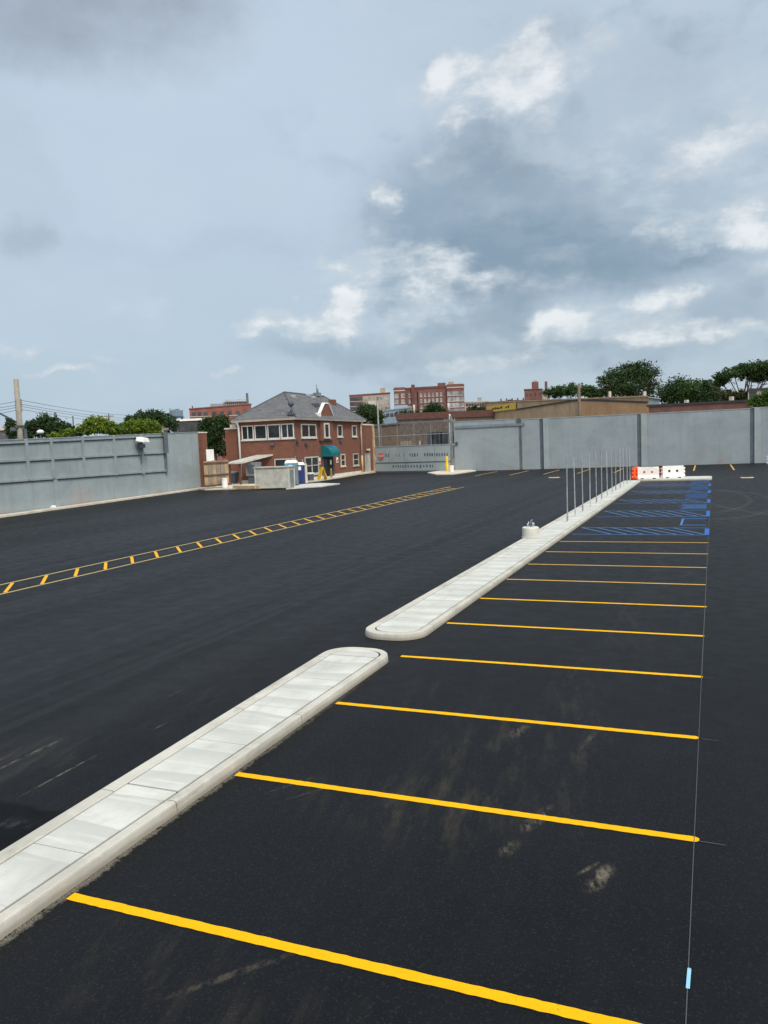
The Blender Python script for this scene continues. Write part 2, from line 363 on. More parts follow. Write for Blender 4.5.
def shingle_mat():
    m, t, b = base_mat('shingles')
    o = t.obj(); x, y, z = t.sep(o)
    br = t.n.new('ShaderNodeTexBrick'); t.set(br.inputs['Vector'], t.comb(t.add(x, y), t.mul(z, 1.7), 0.))
    br.inputs['Scale'].default_value = 1.; br.inputs['Brick Width'].default_value = .6; br.inputs['Row Height'].default_value = .3; br.inputs['Mortar Size'].default_value = .02
    br.inputs['Color1'].default_value = (.085, .09, .102, 1); br.inputs['Color2'].default_value = (.14, .145, .158, 1); br.inputs['Mortar'].default_value = (.05, .05, .055, 1)
    n = t.noise(t.comb(x, y, t.mul(z, .3)), .9, 6, .65)
    c = t.mix(t.ss(n, .4, .7, 0, .5), br.outputs[0], (.135, .128, .12))
    t.set(b.inputs['Base Color'], c); b.inputs['Roughness'].default_value = .9
    return m
def leaf_mat(name, col, lite):
    m, t, b = base_mat(name)
    p = t.pos()
    ri = t.n.new('ShaderNodeNewGeometry').outputs['Random Per Island']
    n = t.noise(p, .55, 4, .6)
    c = t.mix(t.ss(n, .35, .65), col, lite)
    c = t.mix(t.mul(ri, .6), c, tuple(v * 1.25 for v in lite)); c = t.mix(t.ss(ri, .6, 1., 0, .6), c, tuple(v * .45 for v in col))
    t.set(b.inputs['Base Color'], c); b.inputs['Roughness'].default_value = .6; b.inputs['Specular IOR Level'].default_value = .3
    tr = t.n.new('ShaderNodeBsdfTranslucent'); t.set(tr.inputs[0], c)
    ms = t.n.new('ShaderNodeMixShader'); ms.inputs[0].default_value = .25
    out = m.node_tree.nodes['Material Output']
    t.l.new(b.outputs[0], ms.inputs[1]); t.l.new(tr.outputs[0], ms.inputs[2]); t.l.new(ms.outputs[0], out.inputs[0])
    return m

ASPH = asphalt_mat()
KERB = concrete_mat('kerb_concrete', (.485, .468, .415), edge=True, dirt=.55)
SLAB = concrete_mat('slab_concrete', (.54, .55, .51), band=True, dirt=.3)
PAVE = concrete_mat('sidewalk_concrete', (.60, .54, .45), dirt=.4)
PIER = concrete_mat('cast_concrete', (.60, .585, .53), dirt=.35)
JOINT = mat('joint_filler', (.035, .033, .03), .9, fine=.4)
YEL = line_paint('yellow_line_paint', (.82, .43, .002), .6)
YELF = line_paint('pale_yellow_line_paint', (.58, .35, .085), .5)  # paler, tanner yellow for the far lines
BLU = line_paint('blue_line_paint', (.03, .125, .40), .6)
BLUP = line_paint('faded_blue_line_paint', (.075, .175, .38), .7)
CHALK = line_paint('chalk', (.085, .088, .094), .8)
CYAN = line_paint('pale_blue_paint', (.28, .55, .75), .3)
WALLP = wall_paint('grey_wall_paint', (.30, .35, .365))
WALLQ = wall_paint('rear_wall_paint', (.265, .305, .328))
STEELP = mat('painted_steel', (.27, .315, .33), .55, var=.12)
DSTEEL = mat('dark_steel', (.07, .085, .105), .6)
GALV = mat('galvanised', (.46, .48, .50), .45, metal=.6, var=.2, scale=4)
WHITE = mat('white_paint', (.78, .77, .74), .5, var=.08, dirt=(.5, .46, .4))
CREAM = mat('cream_paint', (.62, .56, .45), .6, var=.12)
TAN = mat('tan_paint', (.50, .36, .20), .6)
BRICK = brick_mat('red_brick', (.205, .082, .056), (.17, .10, .075))
BRICKP = brick_mat('pier_brick', (.20, .073, .045), (.17, .11, .085))
SHING = shingle_mat()
GLASS = mat('dark_glass', (.018, .022, .026), .12, var=.4, spec=.6)
DARK = mat('dark_opening', (.012, .012, .014), .8)
WOOD = mat('weathered_wood', (.25, .20, .15), .85, var=.3, scale=2.2, fine=.4)
PLY = mat('plywood', (.36, .26, .16), .8, var=.25, scale=1.2, fine=.3)
BROWN = mat('brown_steel', (.11, .06, .04), .7)
TEAL = mat('teal_canvas', (.0, .13, .15), .6, var=.15)
TEALB = mat('blue_canvas', (.01, .16, .34), .6, var=.15)
NAVY = mat('navy_plastic', (.02, .035, .16), .45)
GREYP = mat('grey_plastic', (.17, .20, .22), .55)
LBLUE = mat('light_blue_plastic', (.10, .28, .45), .5)
ORANGE = mat('orange_plastic', (.80, .10, .02), .45)
RED = mat('red_sign', (.55, .05, .045), .5, var=.15)
YELP = mat('yellow_steel', (.78, .52, .02), .5, dirt=(.3, .18, .05))
BLACK = mat('black_mark', (.02, .022, .025), .7)
GREEN = mat('green_paint', (.05, .16, .06), .6)
BEIGE = mat('beige_metal', (.46, .45, .40), .6, dirt=(.32, .29, .23))
SAND = mat('sandy_ring', (.50, .38, .22), .9, fine=.4)
IRON = mat('cast_iron', (.05, .05, .055), .55, metal=.3)
TRUNK = mat('bark', (.10, .08, .06), .95, var=.35, scale=3, fine=.3)

# ------------------------------------------------------------------ ground
gm = mat('dry_ground', (.14, .13, .10), .95, var=.3, scale=.08, fine=.3)
g = MB(); g.face([(-3000, -3000, -.03), (3000, -3000, -.03), (3000, 3000, -.03), (-3000, 3000, -.03)])
tag(g.build('ground', gm), kind='structure')
LW0, LW1 = Vector((-43.9, 13.0)), Vector((-52.75, 73.0))
lot = MB(); lot.face([(-41.2, -12, 0), (90, -60, 0), (90, 104, 0), (6, 107, 0), (-20, 105, 0), (-31, 106.5, 0), (-45, 108, 0), (-48.5, 112, 0), (-52.4, 75, 0), (LW0.x - .3, LW0.y, 0)])
tag(lot.build('parking_lot', ASPH), kind='structure')

# ------------------------------------------------------------------ stall lines
def strip(mb, p0, p1, wd, z, rnd=False):
    a, b = Vector(p0), Vector(p1); dr = (b - a).normalized(); n = Vector((-dr.y, dr.x)) * wd / 2
    L_ = (b - a).length
    if L_ > 3 and wd > .1 and a.length < 30:     # near lines: slightly wandering spray edges
        k_ = int(L_ / .06); lft = []; rgt = []
        for i in range(k_ + 1):
            q = a + dr * L_ * i / k_; lft.append(q + n * (1 + random.uniform(-.07, .07))); rgt.append(q - n * (1 + random.uniform(-.07, .07)))
        for i in range(k_): mb.face([(q.x, q.y, z) for q in (lft[i], rgt[i], rgt[i + 1], lft[i + 1])])
        if rnd: mb.face([(q.x, q.y, z) for q in (lft[-1], rgt[-1], b + dr * wd * .35 - n * .5, b + dr * wd * .35 + n * .5)])
        return
    pts = [a + n, a - n, b - n]
    if rnd: pts += [b + dr * wd * .35 - n * .5, b + dr * wd * .35 + n * .5]
    pts += [b + n]
    mb.face([(q.x, q.y, z) for q in pts])
yl = [5.46 + 2.918 * k for k in range(10)]
desc = ['nearest yellow stall line, running out of the bottom of the picture',
        'yellow stall line second from the viewer, pale mud scrapes on both its sides',
        'yellow stall line third from the viewer, beside the long straight of the near island',
        'yellow stall line whose left end meets the gap between the two islands',
        'yellow stall line starting just beyond the rounded nose of the far island',
        'yellow stall line sixth from the viewer, beside the far island',
        'yellow stall line fourth before the first blue hatched aisle',
        'yellow stall line third before the first blue hatched aisle',
        'yellow stall line second before the first blue hatched aisle, by the light pole base',
        'yellow stall line closest to the first blue hatched aisle, farthest of the ten']
for k, y in enumerate(yl):
    mb = MB(); strip(mb, (-5.70 - random.random() * .04, y), (-.24 + random.random() * .05, y + .02), .115, .004, True)
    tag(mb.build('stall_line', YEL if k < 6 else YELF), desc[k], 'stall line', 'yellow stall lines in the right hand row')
mb = MB()
strip(mb, (-.195, -2), (-.20, 14), .008, .0065); strip(mb, (-.20, 14), (-.165, 72), .014, .0065)
for y in yl[:6]: strip(mb, (-.16, y - .01), (-.04 + random.random() * .16, y - .02), .012, .0065)
tag(mb.build('chalk_line', CHALK), 'thin white chalk snap line along the right ends of the stall lines', 'chalk line')
mb = MB(); strip(mb, (-.195, 6.02), (-.19, 6.26), .028, .0085, True)
tag(mb.build('chalk_mark', CYAN), 'short pale blue mark lying across the chalk line at the bottom right', 'paint mark')
# ladder marking between the lanes
mb = MB()
lx = (-20.62, -22.12)
strip(mb, (-20.47, -10), (-20.75, 68.5), .10, .004); strip(mb, (-21.97, -10), (-22.35, 69.5), .10, .004)
k = -8; mb.mi = 1
while 18 + 1.5 * k < 67.5:
    y = 18 + 1.5 * k; o = -(y - 18) * .0035
    strip(mb, (-20.66 + o, y + .1), (-21.98 + o, y + 1.6), .115, .0075); k += 1
tag(mb.build('lane_divider', [line_paint('lane_pale_paint', (.56, .42, .17), .5), line_paint('lane_yellow_paint', (.78, .40, .02), .4)]), 'long yellow ladder shaped lane divider crossing the left half of the lot', 'lane marking')
# ticks near the rear wall
tk = [(-25.7, 'leftmost, by the small gate island'), (-21.6, 'second from left, ending at the narrow wall joint'), (-17.7, 'beside the left manhole'),
      (-13.95, 'behind the first steel posts'), (-10.0, 'behind the last steel posts'), (-1.9, 'just right of the white barrier'), (2.0, 'rightmost, beyond the right manhole')]
for x, wd in tk:
    mb = MB(); strip(mb, (x, 89.3), (x - .1, 100.2 if x < -9 else 103.6), .15, .004)
    tag(mb.build('stall_line', YELF), 'short yellow line at the rear wall, ' + wd, 'stall line', 'yellow stall lines along the rear wall')
# blue accessible bays
aisles = [(34.1, 36.6), (41.5, 44.6), (49.4, 52.2), (57.2, 60.0), (64.6, 67.4)]
ad = ['nearest blue hatched aisle, next to the last yellow stall line', 'second nearest blue hatched aisle, beyond the first blue square', 'middle blue hatched aisle beside the steel posts',
      'second farthest blue hatched aisle, before the far kerb', 'farthest blue hatched aisle, closest to the far kerb']
for (a, b), ds in zip(aisles, ad):
    mb = MB()
    strip(mb, (-5.6, a), (-.25, a), .1, .004); strip(mb, (-5.6, b), (-.25, b), .1, .004)
    k = 0
    while -5.5 + k * .65 < -1.0:
        x0 = -5.5 + k * .65; strip(mb, (x0, b - .1), (min(x0 + 1.5, -.3), a + .1), .10, .0075); k += 1
    mb.mi = 1; mb.face([(-.34, a, .011), (-.16, a, .011), (-.16, b - .3, .011), (-.34, b - .3, .011)])
    tag(mb.build('hatched_aisle', [BLUP, BLU]), ds, 'hatched aisle', 'blue hatched aisles of the accessible bays')
sq = [(37.7, 40.5, 'nearest blue bay square, two bright bars between the first two hatched aisles'), (45.6, 48.4, 'blue bay square between the second and middle hatched aisles'),
      (53.2, 56.2, 'blue bay square between the middle and second farthest hatched aisles'), (61.0, 63.7, 'blue bay square between the two farthest hatched aisles'), (68.0, 71.0, 'farthest blue bay square, touching the far kerb')]
for i, (a, b, ds) in enumerate(sq):
    mb = MB(); x0 = -1.4
    if i == 0:
        for yy in (a, b): strip(mb, (x0, yy), (-.3, yy), .22, .004)
        mb.mi = 1
        for xx in (x0 + .05,): strip(mb, (xx, a + .12), (xx, b - .12), .1, .004)
    else:
        for yy in (a, b): strip(mb, (x0 - .3, yy), (-.3, yy), .16, .004)
        mb.mi = 1 if i == 1 else 0
        for q in range(7):
            u = a + .3 + (b - a - .45) * q / 7; strip(mb, (x0 + .05 - .5 * random.random(), u + .1), (-.34, u + .12 + random.uniform(-.1, .1)), .13, .004)
    tag(mb.build('bay_square', [BLU, BLUP]), ds, 'bay marking', 'blue squares painted in the accessible bays')

# ------------------------------------------------------------------ islands
def ring(x0, x1, y0, y1, r, n=8, ends=(True, True)):
    pts = []
    def arc(cx, cy, a0): 
        for k in range(n + 1):
            a = R(a0 + 90 * k / n); pts.append((cx + r * math.cos(a), cy + r * math.sin(a)))
    arc(x1 - r, y1 - r, 0); arc(x0 + r, y1 - r, 90); arc(x0 + r, y0 + r, 180); arc(x1 - r, y0 + r, 270)
    return pts
def island(label, x0, x1, y0, y1, r, joints, taper=0.):
    t_ = thing('traffic_island', label, 'traffic island', ((x0 + x1) / 2, (y0 + y1) / 2, 0))
    ox, oy = (x0 + x1) / 2, (y0 + y1) / 2; kw = .19; hgt = .14
    out = ring(x0 - ox, x1 - ox, y0 - oy, y1 - oy, r)
    if taper: out = [(p[0] + taper * max(0., 12.5 - (p[1] + oy)) if p[0] < 0 else p[0], p[1]) for p in out]
    def off(pts, dd):
        n = len(pts); res = []
        for i in range(n):
            a = Vector(pts[i - 1]); b = Vector(pts[(i + 1) % n]); tn = (b - a).normalized(); nn = Vector((-tn.y, tn.x))
            de = dd * (1 + .22 * nn.x); res.append((pts[i][0] + nn.x * de, pts[i][1] + nn.y * de))
        return res
    prof = [(0, -.03), (.018, hgt - .03), (.026, hgt - .010), (.042, hgt), (kw - .010, hgt), (kw, hgt - .010), (kw, .02)]
    bm = MB(); rings = [[bm.bm.verts.new((p[0], p[1], z)) for p in off(out, o_)] for o_, z in prof]
    n = len(out)
    for a, b in zip(rings, rings[1:]):
        for k in range(n):
            bm.bm.faces.new((a[k], a[(k + 1) % n], b[(k + 1) % n], b[k])).smooth = False
    bm.build('kerb', KERB, t_)
    MB().prism(off(out, kw + .002), .0, hgt - .022).build('joint_filler', JOINT, t_)
    inner = ring(x0 - ox + kw * 1.22 + .03, x1 - ox - kw * .78 - .03, y0 - oy + kw + .026, y1 - oy - kw - .026, max(.1, r - kw))
    if taper: inner = [(p[0] + taper * max(0., 12.5 - (p[1] + oy)) if p[0] < 0 else p[0], p[1]) for p in inner]
    # slab: one poured strip with sawn joints
    sb = MB(); xs0, xs1 = min(p[0] for p in inner), max(p[0] for p in inner)
    cuts = [y0 - oy] + [j - oy for j, w_ in joints] + [y1 - oy]
    gaps = [0] + [w_ for j, w_ in joints] + [0]
    for i in range(len(cuts) - 1):
        a, b = cuts[i] + gaps[i] / 2, cuts[i + 1] - gaps[i + 1] / 2
        poly = []
        m_ = len(inner)
        for k in range(m_):                                   # clip the outline to a <= y <= b
            p, q = Vector(inner[k]), Vector(inner[(k + 1) % m_])
            if a <= p.y <= b: poly.append((p.x, p.y))
            cr = sorted([c_ for c_ in (a, b) if (p.y - c_) * (q.y - c_) < 0], key=lambda c_: abs(p.y - c_))
            for c_ in cr:
                f_ = (c_ - p.y) / (q.y - p.y); poly.append((p.x + (q.x - p.x) * f_, c_))
        if len(poly) > 2: sb.prism(poly, hgt - .06, hgt - .004)
    sb.build('slab', SLAB, t_)
    return t_
j1 = [(7.46 + 1.52 * k, .034 if k % 4 == 0 else .012) for k in range(-9, 5)]
island('long pale concrete island nearest the viewer, its rounded end at the gap', -7.18, -5.79, -6.0, 14.2, .56, [j for j in j1 if -5.5 < j[0] < 13.9], .036)
j2 = [(16.9 + 1.52 * k, .022 if k % 4 == 0 else .007) for k in range(0, 36)]
island('long pale concrete island beyond the gap, carrying the steel posts', -7.20, -5.76, 15.32, 71.6, .6, [j for j in j2 if j[0] < 71])
# far cross island
t_ = thing('traffic_island', 'short pale kerb crossing the far end of the accessible bays, under the barriers', 'traffic island', (-3.2, 73.8, 0))
a = MB(); a.prism(ring(-3.0, 3.1, -1.9, 2.2, .5), -.03, .15); a.build('kerb', KERB, t_, bev=.03)
a = MB(); a.prism(ring(-2.8, 2.9, -1.7, 2.0, .4), .152, .157); a.build('slab', SLAB, t_)
# grounds of the light pole base
t_ = thing('light_pole_base', 'round concrete light pole base with bare anchor bolts on the far island', 'pole base', (-6.90, 31.9, .142))
a = MB(); a.lathe([(.34, 0), (.34, .36), (.335, .40), (.31, .42)], 32); a.build('pedestal', PIER, t_)
a = MB(); a.lathe([(.37, 0), (.37, .035), (.345, .04)], 32); a.build('footing', PIER, t_)
for k in range(4):
    q = R(45 + 90 * k); x, y = .15 * math.cos(q), .15 * math.sin(q)
    a = MB(); a.tube([(x, y, .41), (x + .01, y, .58 + .05 * (k % 2))], .018, 8); a.lathe([(.035, .44), (.035, .47)], 6, (x, y, 0)); a.build('anchor_bolt', GALV, t_)
a = MB(); a.tube([(0, 0, .41), (0.02, 0, .66), (.07, .02, .72)], .028, 8); a.build('conduit', GREYP, t_)
# steel posts
ps = ['nearest of the thin steel posts', 'second thin steel post', 'third thin steel post', 'fourth thin steel post', 'fifth thin steel post', 'sixth thin steel post', 'middle one of the thin steel posts',
      'thin steel post just beyond the middle of the row', 'thin steel post fifth from the far end', 'thin steel post fourth from the far end', 'thin steel post third from the far end', 'thin steel post second from the far end', 'farthest thin steel post, by the orange barrier']
proto = thing('sign_post', '', 'sign post', (0, 0, .15), 0, 'thin steel posts standing on the far island')
a = MB()
a.box(-.021, .021, -.021, .021, .0, 2.98); a.build('post', GALV, proto)
a = MB(); a.box(-.032, .032, -.032, .032, 0.0, .30); a.build('sleeve', GALV, proto)
a = MB(); a.lathe([(.09, .001), (.09, .02), (.05, .03)], 14); a.build('base_collar', PIER, proto)
for k in range(13):
    o = proto if k == 0 else copy_tree(proto)
    o.location = (-6.44 + random.uniform(-.03, .03), 37.85 + 2.6 * k, .137); o.rotation_euler = (R(random.uniform(-.5, .5)), R(random.uniform(-.5, .5)), random.random())
    o['label'] = ps[k] + (' on the far island' if k < 12 else '') + (' counted from the viewer' if 0 < k < 6 else '')
# barriers
def barrier(label, loc, rz, dotm, L=1.75, m=None):
    t_ = thing('plastic_barrier', label, 'barrier', loc, rz, 'water filled barriers on the far kerb')
    a = MB(); pr = [(-.30, 0), (-.30, .14), (-.16, .34), (-.12, 1.0), (.12, 1.0), (.16, .34), (.30, .14), (.30, 0)]
    lo = [a.bm.verts.new((-L / 2, y, z)) for y, z in pr]; hi = [a.bm.verts.new((L / 2, y, z)) for y, z in pr]
    a.bm.faces.new(lo); a.bm.faces.new(hi)
    for k in range(8): a.bm.faces.new((lo[k], hi[k], hi[(k + 1) % 8], lo[(k + 1) % 8]))
    a.build('body', m or WHITE, t_, bev=.025)
    a = MB(); a.box(-L / 2 - .0, L / 2, -.10, .10, 1.0, 1.07, bev=.02); a.build('top_rail', m or WHITE, t_)
    for s in (-1, 1):
        a = MB()
        a.tube([(s * (L / 2 + .05), 0, z) for z in (.13, .14, .27, .28, .45, .46, .59, .60, .77, .78, .91, .92)], [.075, .075, .075, .03, .03, .075, .075, .03, .03, .075, .075, .03], 10)
        a.build('end_lug', dotm if dotm is ORANGE else (m or WHITE), t_)
    for x in (-.32, .32):
        a = MB(); a.tube([(x, -.155, .62), (x, -.125, .62)], .105, 14); a.build('hole_plug', dotm, t_)
    for x in (-.5, .5):
        a = MB(); a.box(x - .13, x + .13, -.303, -.2, .02, .10); a.build('forklift_slot', DARK, t_)
    return t_
g1 = G(647, 480, .155); barrier('white plastic barrier with two orange plugs, by the last steel post', (g1.x, 72.75, .157), R(2), ORANGE)
g2 = G(668, 478, .155); barrier('white plastic barrier with two black plugs, right of the orange plugged one', (-3.25, 73.75, .157), R(7), BLACK)
barrier('orange plastic barrier seen end on, left of the white ones', (-6.35, 73.0, .157), R(78), ORANGE, 1.5, ORANGE)
# manholes
def manhole(p, label, r):
    t_ = thing('manhole', label, 'manhole', (p.x, p.y, 0), 0, 'manholes left open to grade in the new asphalt')
    a = MB(); a.lathe([(r * 1.35, .001), (r * 1.25, .02), (r, .05)], 22); a.build('ring', SAND, t_)
    a = MB(); a.lathe([(r * .72, .05), (r * .72, .064), (r * .66, .072)], 22); a.build('cover', IRON, t_)
manhole(G(554, 477.6), 'manhole in a sandy ring on the left, before the rear wall', .45)
manhole(G(747, 477.7), 'manhole in a sandy ring on the right, beyond the barriers', .42)

# ------------------------------------------------------------------ left wall
def lerp(a, b, f): return a + (b - a) * f
Ld = (LW1 - LW0); Ll = Ld.length; Lu = Ld / Ll; rzL = math.atan2(Lu.y, Lu.x)
def s_of(px, py):
    d = ray(px, py); n_ = Vector((-Lu.y, Lu.x)); tt = LW0.dot(n_) / Vector((d.x, d.y)).dot(n_)
    return (Vector((d.x, d.y)) * tt - LW0).dot(Lu)
S = thing('concrete_wall', 'long grey painted concrete wall with steel rail frame along the left side', 'wall', (LW0.x, LW0.y, 0), rzL)
def topz(s): return 5.55 + (s - s_of(0, 518)) * (6.28 - 5.55) / (s_of(200, 489.5) - s_of(0, 518))
sE = s_of(203, 489); sJ = s_of(168, 494)
# local frame: x along the wall, -y towards the lot
def wseg(a, s0, s1, y0, y1, za, zb=None, f0=0., f1=None):
    """slab whose lower/upper edges follow the wall top minus an offset, or a level"""
    lo0, lo1 = (za(s0), za(s1)) if callable(za) else (za, za)
    hi0, hi1 = (zb(s0), zb(s1)) if callable(zb) else (zb, zb)
    a.hexa([(s0, y0, lo0), (s1, y0, lo1), (s1, y1, lo1), (s0, y1, lo0), (s0, y0, hi0), (s1, y0, hi1), (s1, y1, hi1), (s0, y1, hi0)])
mid = lambda s: 2.75 - max(0, s - s_of(57, 510)) * .026
seams = [0, s_of(0, 518) - 9, s_of(57, 510), sJ, sE]
for s0, s1 in zip(seams, seams[1:]):
    a = MB(); wseg(a, s0 + .02, s1 - .02, .0, .35, -.05, topz); a.build('panel', WALLP, S)
a = MB(); wseg(a, 0.01, sE - .01, .04, .30, -.06, lambda s: topz(s) - .03); a.build('core', DSTEEL, S)
for f, nm in ((lambda s: topz(s) - .26, 0), (lambda s: lerp(topz(s), mid(s), .52), 1), (lambda s: mid(s) - .02, 2)):
    a = MB(); wseg(a, .0, sJ, -.13, -.002, f, lambda s, f=f: f(s) + .16); a.build('rail', STEELP, S)
    a = MB(); wseg(a, .0, sJ, -.07, -.003, lambda s, f=f: f(s) - .09, lambda s, f=f: f(s) - .002); a.build('rail_shade_strip', DSTEEL, S)  # rail flange with the shadow beneath it put in as dark colour
for px in (-40, -8, 28.5, 53, 84, 115, 142, 165):
    yb = 518 - .143 * px; s = s_of(px + 2.2, yb)
    a = MB(); wseg(a, s - .13, s + .13, -.17, -.004, lambda q: mid(q) - .22, lambda q: topz(q) + .02); a.build('stanchion', STEELP if px < 160 else mat('mid_steel', (.12, .145, .165), .6), S)
a = MB(); wseg(a, 0, sE, -.06, .41, lambda q: topz(q) + .003, lambda q: topz(q) + .06); a.build('coping', WALLP, S)
a = MB(); s = s_of(57, 510); wseg(a, s - .22, s + .22, -.10, -.005, -.05, lambda q: mid(q) - .25); a.build('pilaster', WALLP, S)
a = MB(); a.box(0, sE + .4, -.75, -.12, -.03, .17); a.build('wall_kerb', PAVE, S, bev=.03)
P = G(203, 488.5)
def rootpt(v, z=0): return (v.x, v.y, z)
bp = thing('brick_pillar', 'narrow red brick pillar closing the end of the left wall', 'pillar', (LW1.x + .08, LW1.y + .55, 0), rzL)
box('shaft', BRICKP, bp, .05, 1.25, -.30, .45, -.05, 6.18); box('cap', PIER, bp, -.0, 1.3, -.36, .51, 6.182, 6.32)
# patch of broken paint with rubble at the wall foot
q = G(53, 509)
a = MB()
for k in range(9):
    x, y = random.uniform(-.9, .9), random.uniform(-.25, .2); r_ = random.uniform(.06, .2)
    M = Matrix.Translation((x, y, r_ * .6)) @ Matrix.Rotation(random.random() * 3, 4, 'Z')
    a.box(-r_, r_, -r_ * .7, r_ * .7, -r_ * .6, r_ * .6, bev=r_ * .3, M=M)
o = a.build('rubble', WHITE); o.location = (q.x + .1, q.y - .6, .17); tag(o, 'small heap of pale rubble at the foot of the left wall', 'rubble')
# floodlight on the wall
q = at_dist(142, 441, math.hypot(*G(142, 497)[:2]) - .7)
fl = thing('floodlight', 'white headed floodlight on dark bracket on the left wall', 'floodlight', (q.x, q.y, q.z - .9), rzL)
box('bracket', DSTEEL, fl, -.07, .07, -.05, .45, -.3, .75); box('junction_box', DSTEEL, fl, -.3, .3, -.16, .1, .25, .6, bev=.04)
a = MB(); a.hexa([(-.62, -.5, .75), (.62, -.5, .75), (.62, .35, .9), (-.62, .35, .9), (-.5, -.4, 1.15), (.5, -.4, 1.15), (.5, .3, 1.3), (-.5, .3, 1.3)]); a.build('lamp_head', WHITE, fl, bev=.06)

# ------------------------------------------------------------------ brick house
HP = G(297, 481.3, .15); HRZ = R(3.6)
HX, HY = HP.x - .15, HP.y
HU = Vector((-math.sin(HRZ), math.cos(HRZ))); HN = Vector((math.cos(HRZ), math.sin(HRZ)))
def facade(px, py):                              # (distance along the long facade, height) where a sight line meets it
    d = ray(px, py); tt = (Vector((HX, HY)).dot(HN)) / (Vector((d.x, d.y)).dot(HN)); p = CAMP + d * tt
    return (Vector((p.x, p.y)) - Vector((HX, HY))).dot(HU), p.z
def front(px, py):                               # (distance from the corner to the left, height) on the front face
    d = ray(px, py); tt = (Vector((HX, HY)).dot(HU)) / (Vector((d.x, d.y)).dot(HU)); p = CAMP + d * tt
    return (Vector((p.x, p.y)) - Vector((HX, HY))).dot(HN), p.z
def house_pt(x, y, z=0): v = Vector((HX, HY)) + HN * x + HU * y; return (v.x, v.y, z)
hs = thing('brick_house', 'two storey red brick house with grey shingled hip roof', 'house', (HX, HY, 0), HRZ)
HL = facade(361, 440)[0]; HW = -front(239.5, 440)[0]; EV = 7.45
def hbox(name, m, *a, bev=0., par=None): return box(name, m, par or hs, *a, bev=bev)
# brick body: walls with a foundation strip
a = MB(); a.box(-HW, 0, 0, HL, -.05, EV); a.build('wall', BRICK, hs)
hbox('foundation', PIER, -HW - .03, .03, -.03, HL + .03, -.05, .42)
hbox('soffit', WHITE, -HW - .62, .62, -.62, HL + .62, EV + .005, EV + .12)
hbox('gutter', CREAM, -HW - .72, .72, -.72, HL + .72, EV + .121, EV + .30, bev=.04)
# hip roof
ov = .78; zr = 11.15; ze = EV + .26
ra, rb = (-HW / 2, 5.6), (-HW / 2, HL - 4.6)
a = MB()
c0, c1, c2, c3 = (-HW - ov, -ov, ze), (ov, -ov, ze), (ov, HL + ov, ze), (-HW - ov, HL + ov, ze)
A_, B_ = (ra[0], ra[1], zr), (rb[0], rb[1], zr)
a.face([c0, c1, A_]); a.face([c1, c2, B_, A_]); a.face([c2, c3, B_]); a.face([c3, c0, A_, B_]); a.face([c3, c2, c1, c0])
rf = a.build('roof', SHING, hs)
a = MB()
for p, q in ((c0, A_), (c1, A_), (c2, B_), (c3, B_), (A_, B_)): a.tube([Vector(p) + Vector((0, 0, .03)), Vector(q) + Vector((0, 0, .03))], .09, 6)
a.build('ridge_cap', mat('ridge_shingles', (.10, .10, .11), .9), rf)
def roof_z(x, y):                                # height of the slope facing the lot, or the front slope
    k1 = (zr - ze) / (HW / 2 + ov); k2 = (zr - ze) / (ra[1] + ov)
    return ze + min((ov - x) * k1, (y + ov) * k2)
OFFW = mat('aged_white_frame', (.56, .55, .52), .6, var=.12)
def window(y0, y1, z0, z1, cols, face='side', frame=OFFW, sill=True, wd=.13, rows=1):
    """window part with frame > pane and mullions; sub-parts frame, pane"""
    def bx(mb, u0, u1, z0_, z1_, d0, d1):
        if face == 'side': mb.box(d0, d1, u0, u1, z0_, z1_)
        else: mb.box(u0, u1, -d1, -d0, z0_, z1_)
    a = MB()
    bx(a, y0, y0 + wd, z0, z1, .002, .10); bx(a, y1 - wd, y1, z0, z1, .002, .10)
    bx(a, y0 + wd, y1 - wd, z0, z0 + wd, .002, .10); bx(a, y0 + wd, y1 - wd, z1 - wd, z1, .002, .10)
    for k in range(1, cols):
        u = y0 + (y1 - y0) * k / cols; bx(a, u - wd * .45, u + wd * .45, z0 + wd, z1 - wd, .002, .09)
    for k in range(1, rows):
        u = z0 + (z1 - z0) * k / rows; bx(a, y0 + wd, y1 - wd, u - .05, u + .05, .002, .085)
    w_ = a.build('window', frame, hs)
    a = MB(); bx(a, y0 + .05, y1 - .05, z0 + .05, z1 - .05, -.05, .02); a.build('pane', GLASS, w_)
    if sill:
        a = MB(); bx(a, y0 - .12, y1 + .12, z0 - .14, z0 - .003, .002, .16); a.build('sill', frame, w_)
    return w_
# front band of windows (upper storey)
for px0, px1, cols in ((241.5, 254.2, 2), (254.4, 267.2, 1), (267.4, 280.8, 1), (281, 294.5, 2)):
    u0, z1 = front(px0, 425.0); u1, z0 = front(px1, 438.6)
    window(u0, u1, 5.30, 7.02, cols, 'front', wd=.12, sill=True)
def sidewin(px0, px1, z0, z1, cols, **k):
    u0 = facade(px0, 440)[0]; u1 = facade(px1, 440)[0]; return window(u0, u1, z0, z1, cols, **k)
sidewin(301.3, 316.3, 5.3, 6.98, 2, wd=.15)
sidewin(322.0, 327.6, 5.35, 7.15, 1, wd=.3)
sidewin(337.5, 342.3, 5.35, 6.95, 1, wd=.15)
sidewin(352.2, 356.6, 5.35, 6.95, 1, wd=.15)
sidewin(303.3, 317.2, .75, 2.95, 2, frame=BEIGE, rows=2, wd=.16)
sidewin(339.6, 344.0, 1.35, 3.0, 1, frame=CREAM, rows=2)
sidewin(352.0, 357.5, 1.25, 2.95, 1, frame=BEIGE, rows=2)
u0, _ = front(274, 450); u1, _ = front(295, 450); window(u0, u1, 1.3, 2.9, 1, 'front', frame=BEIGE)
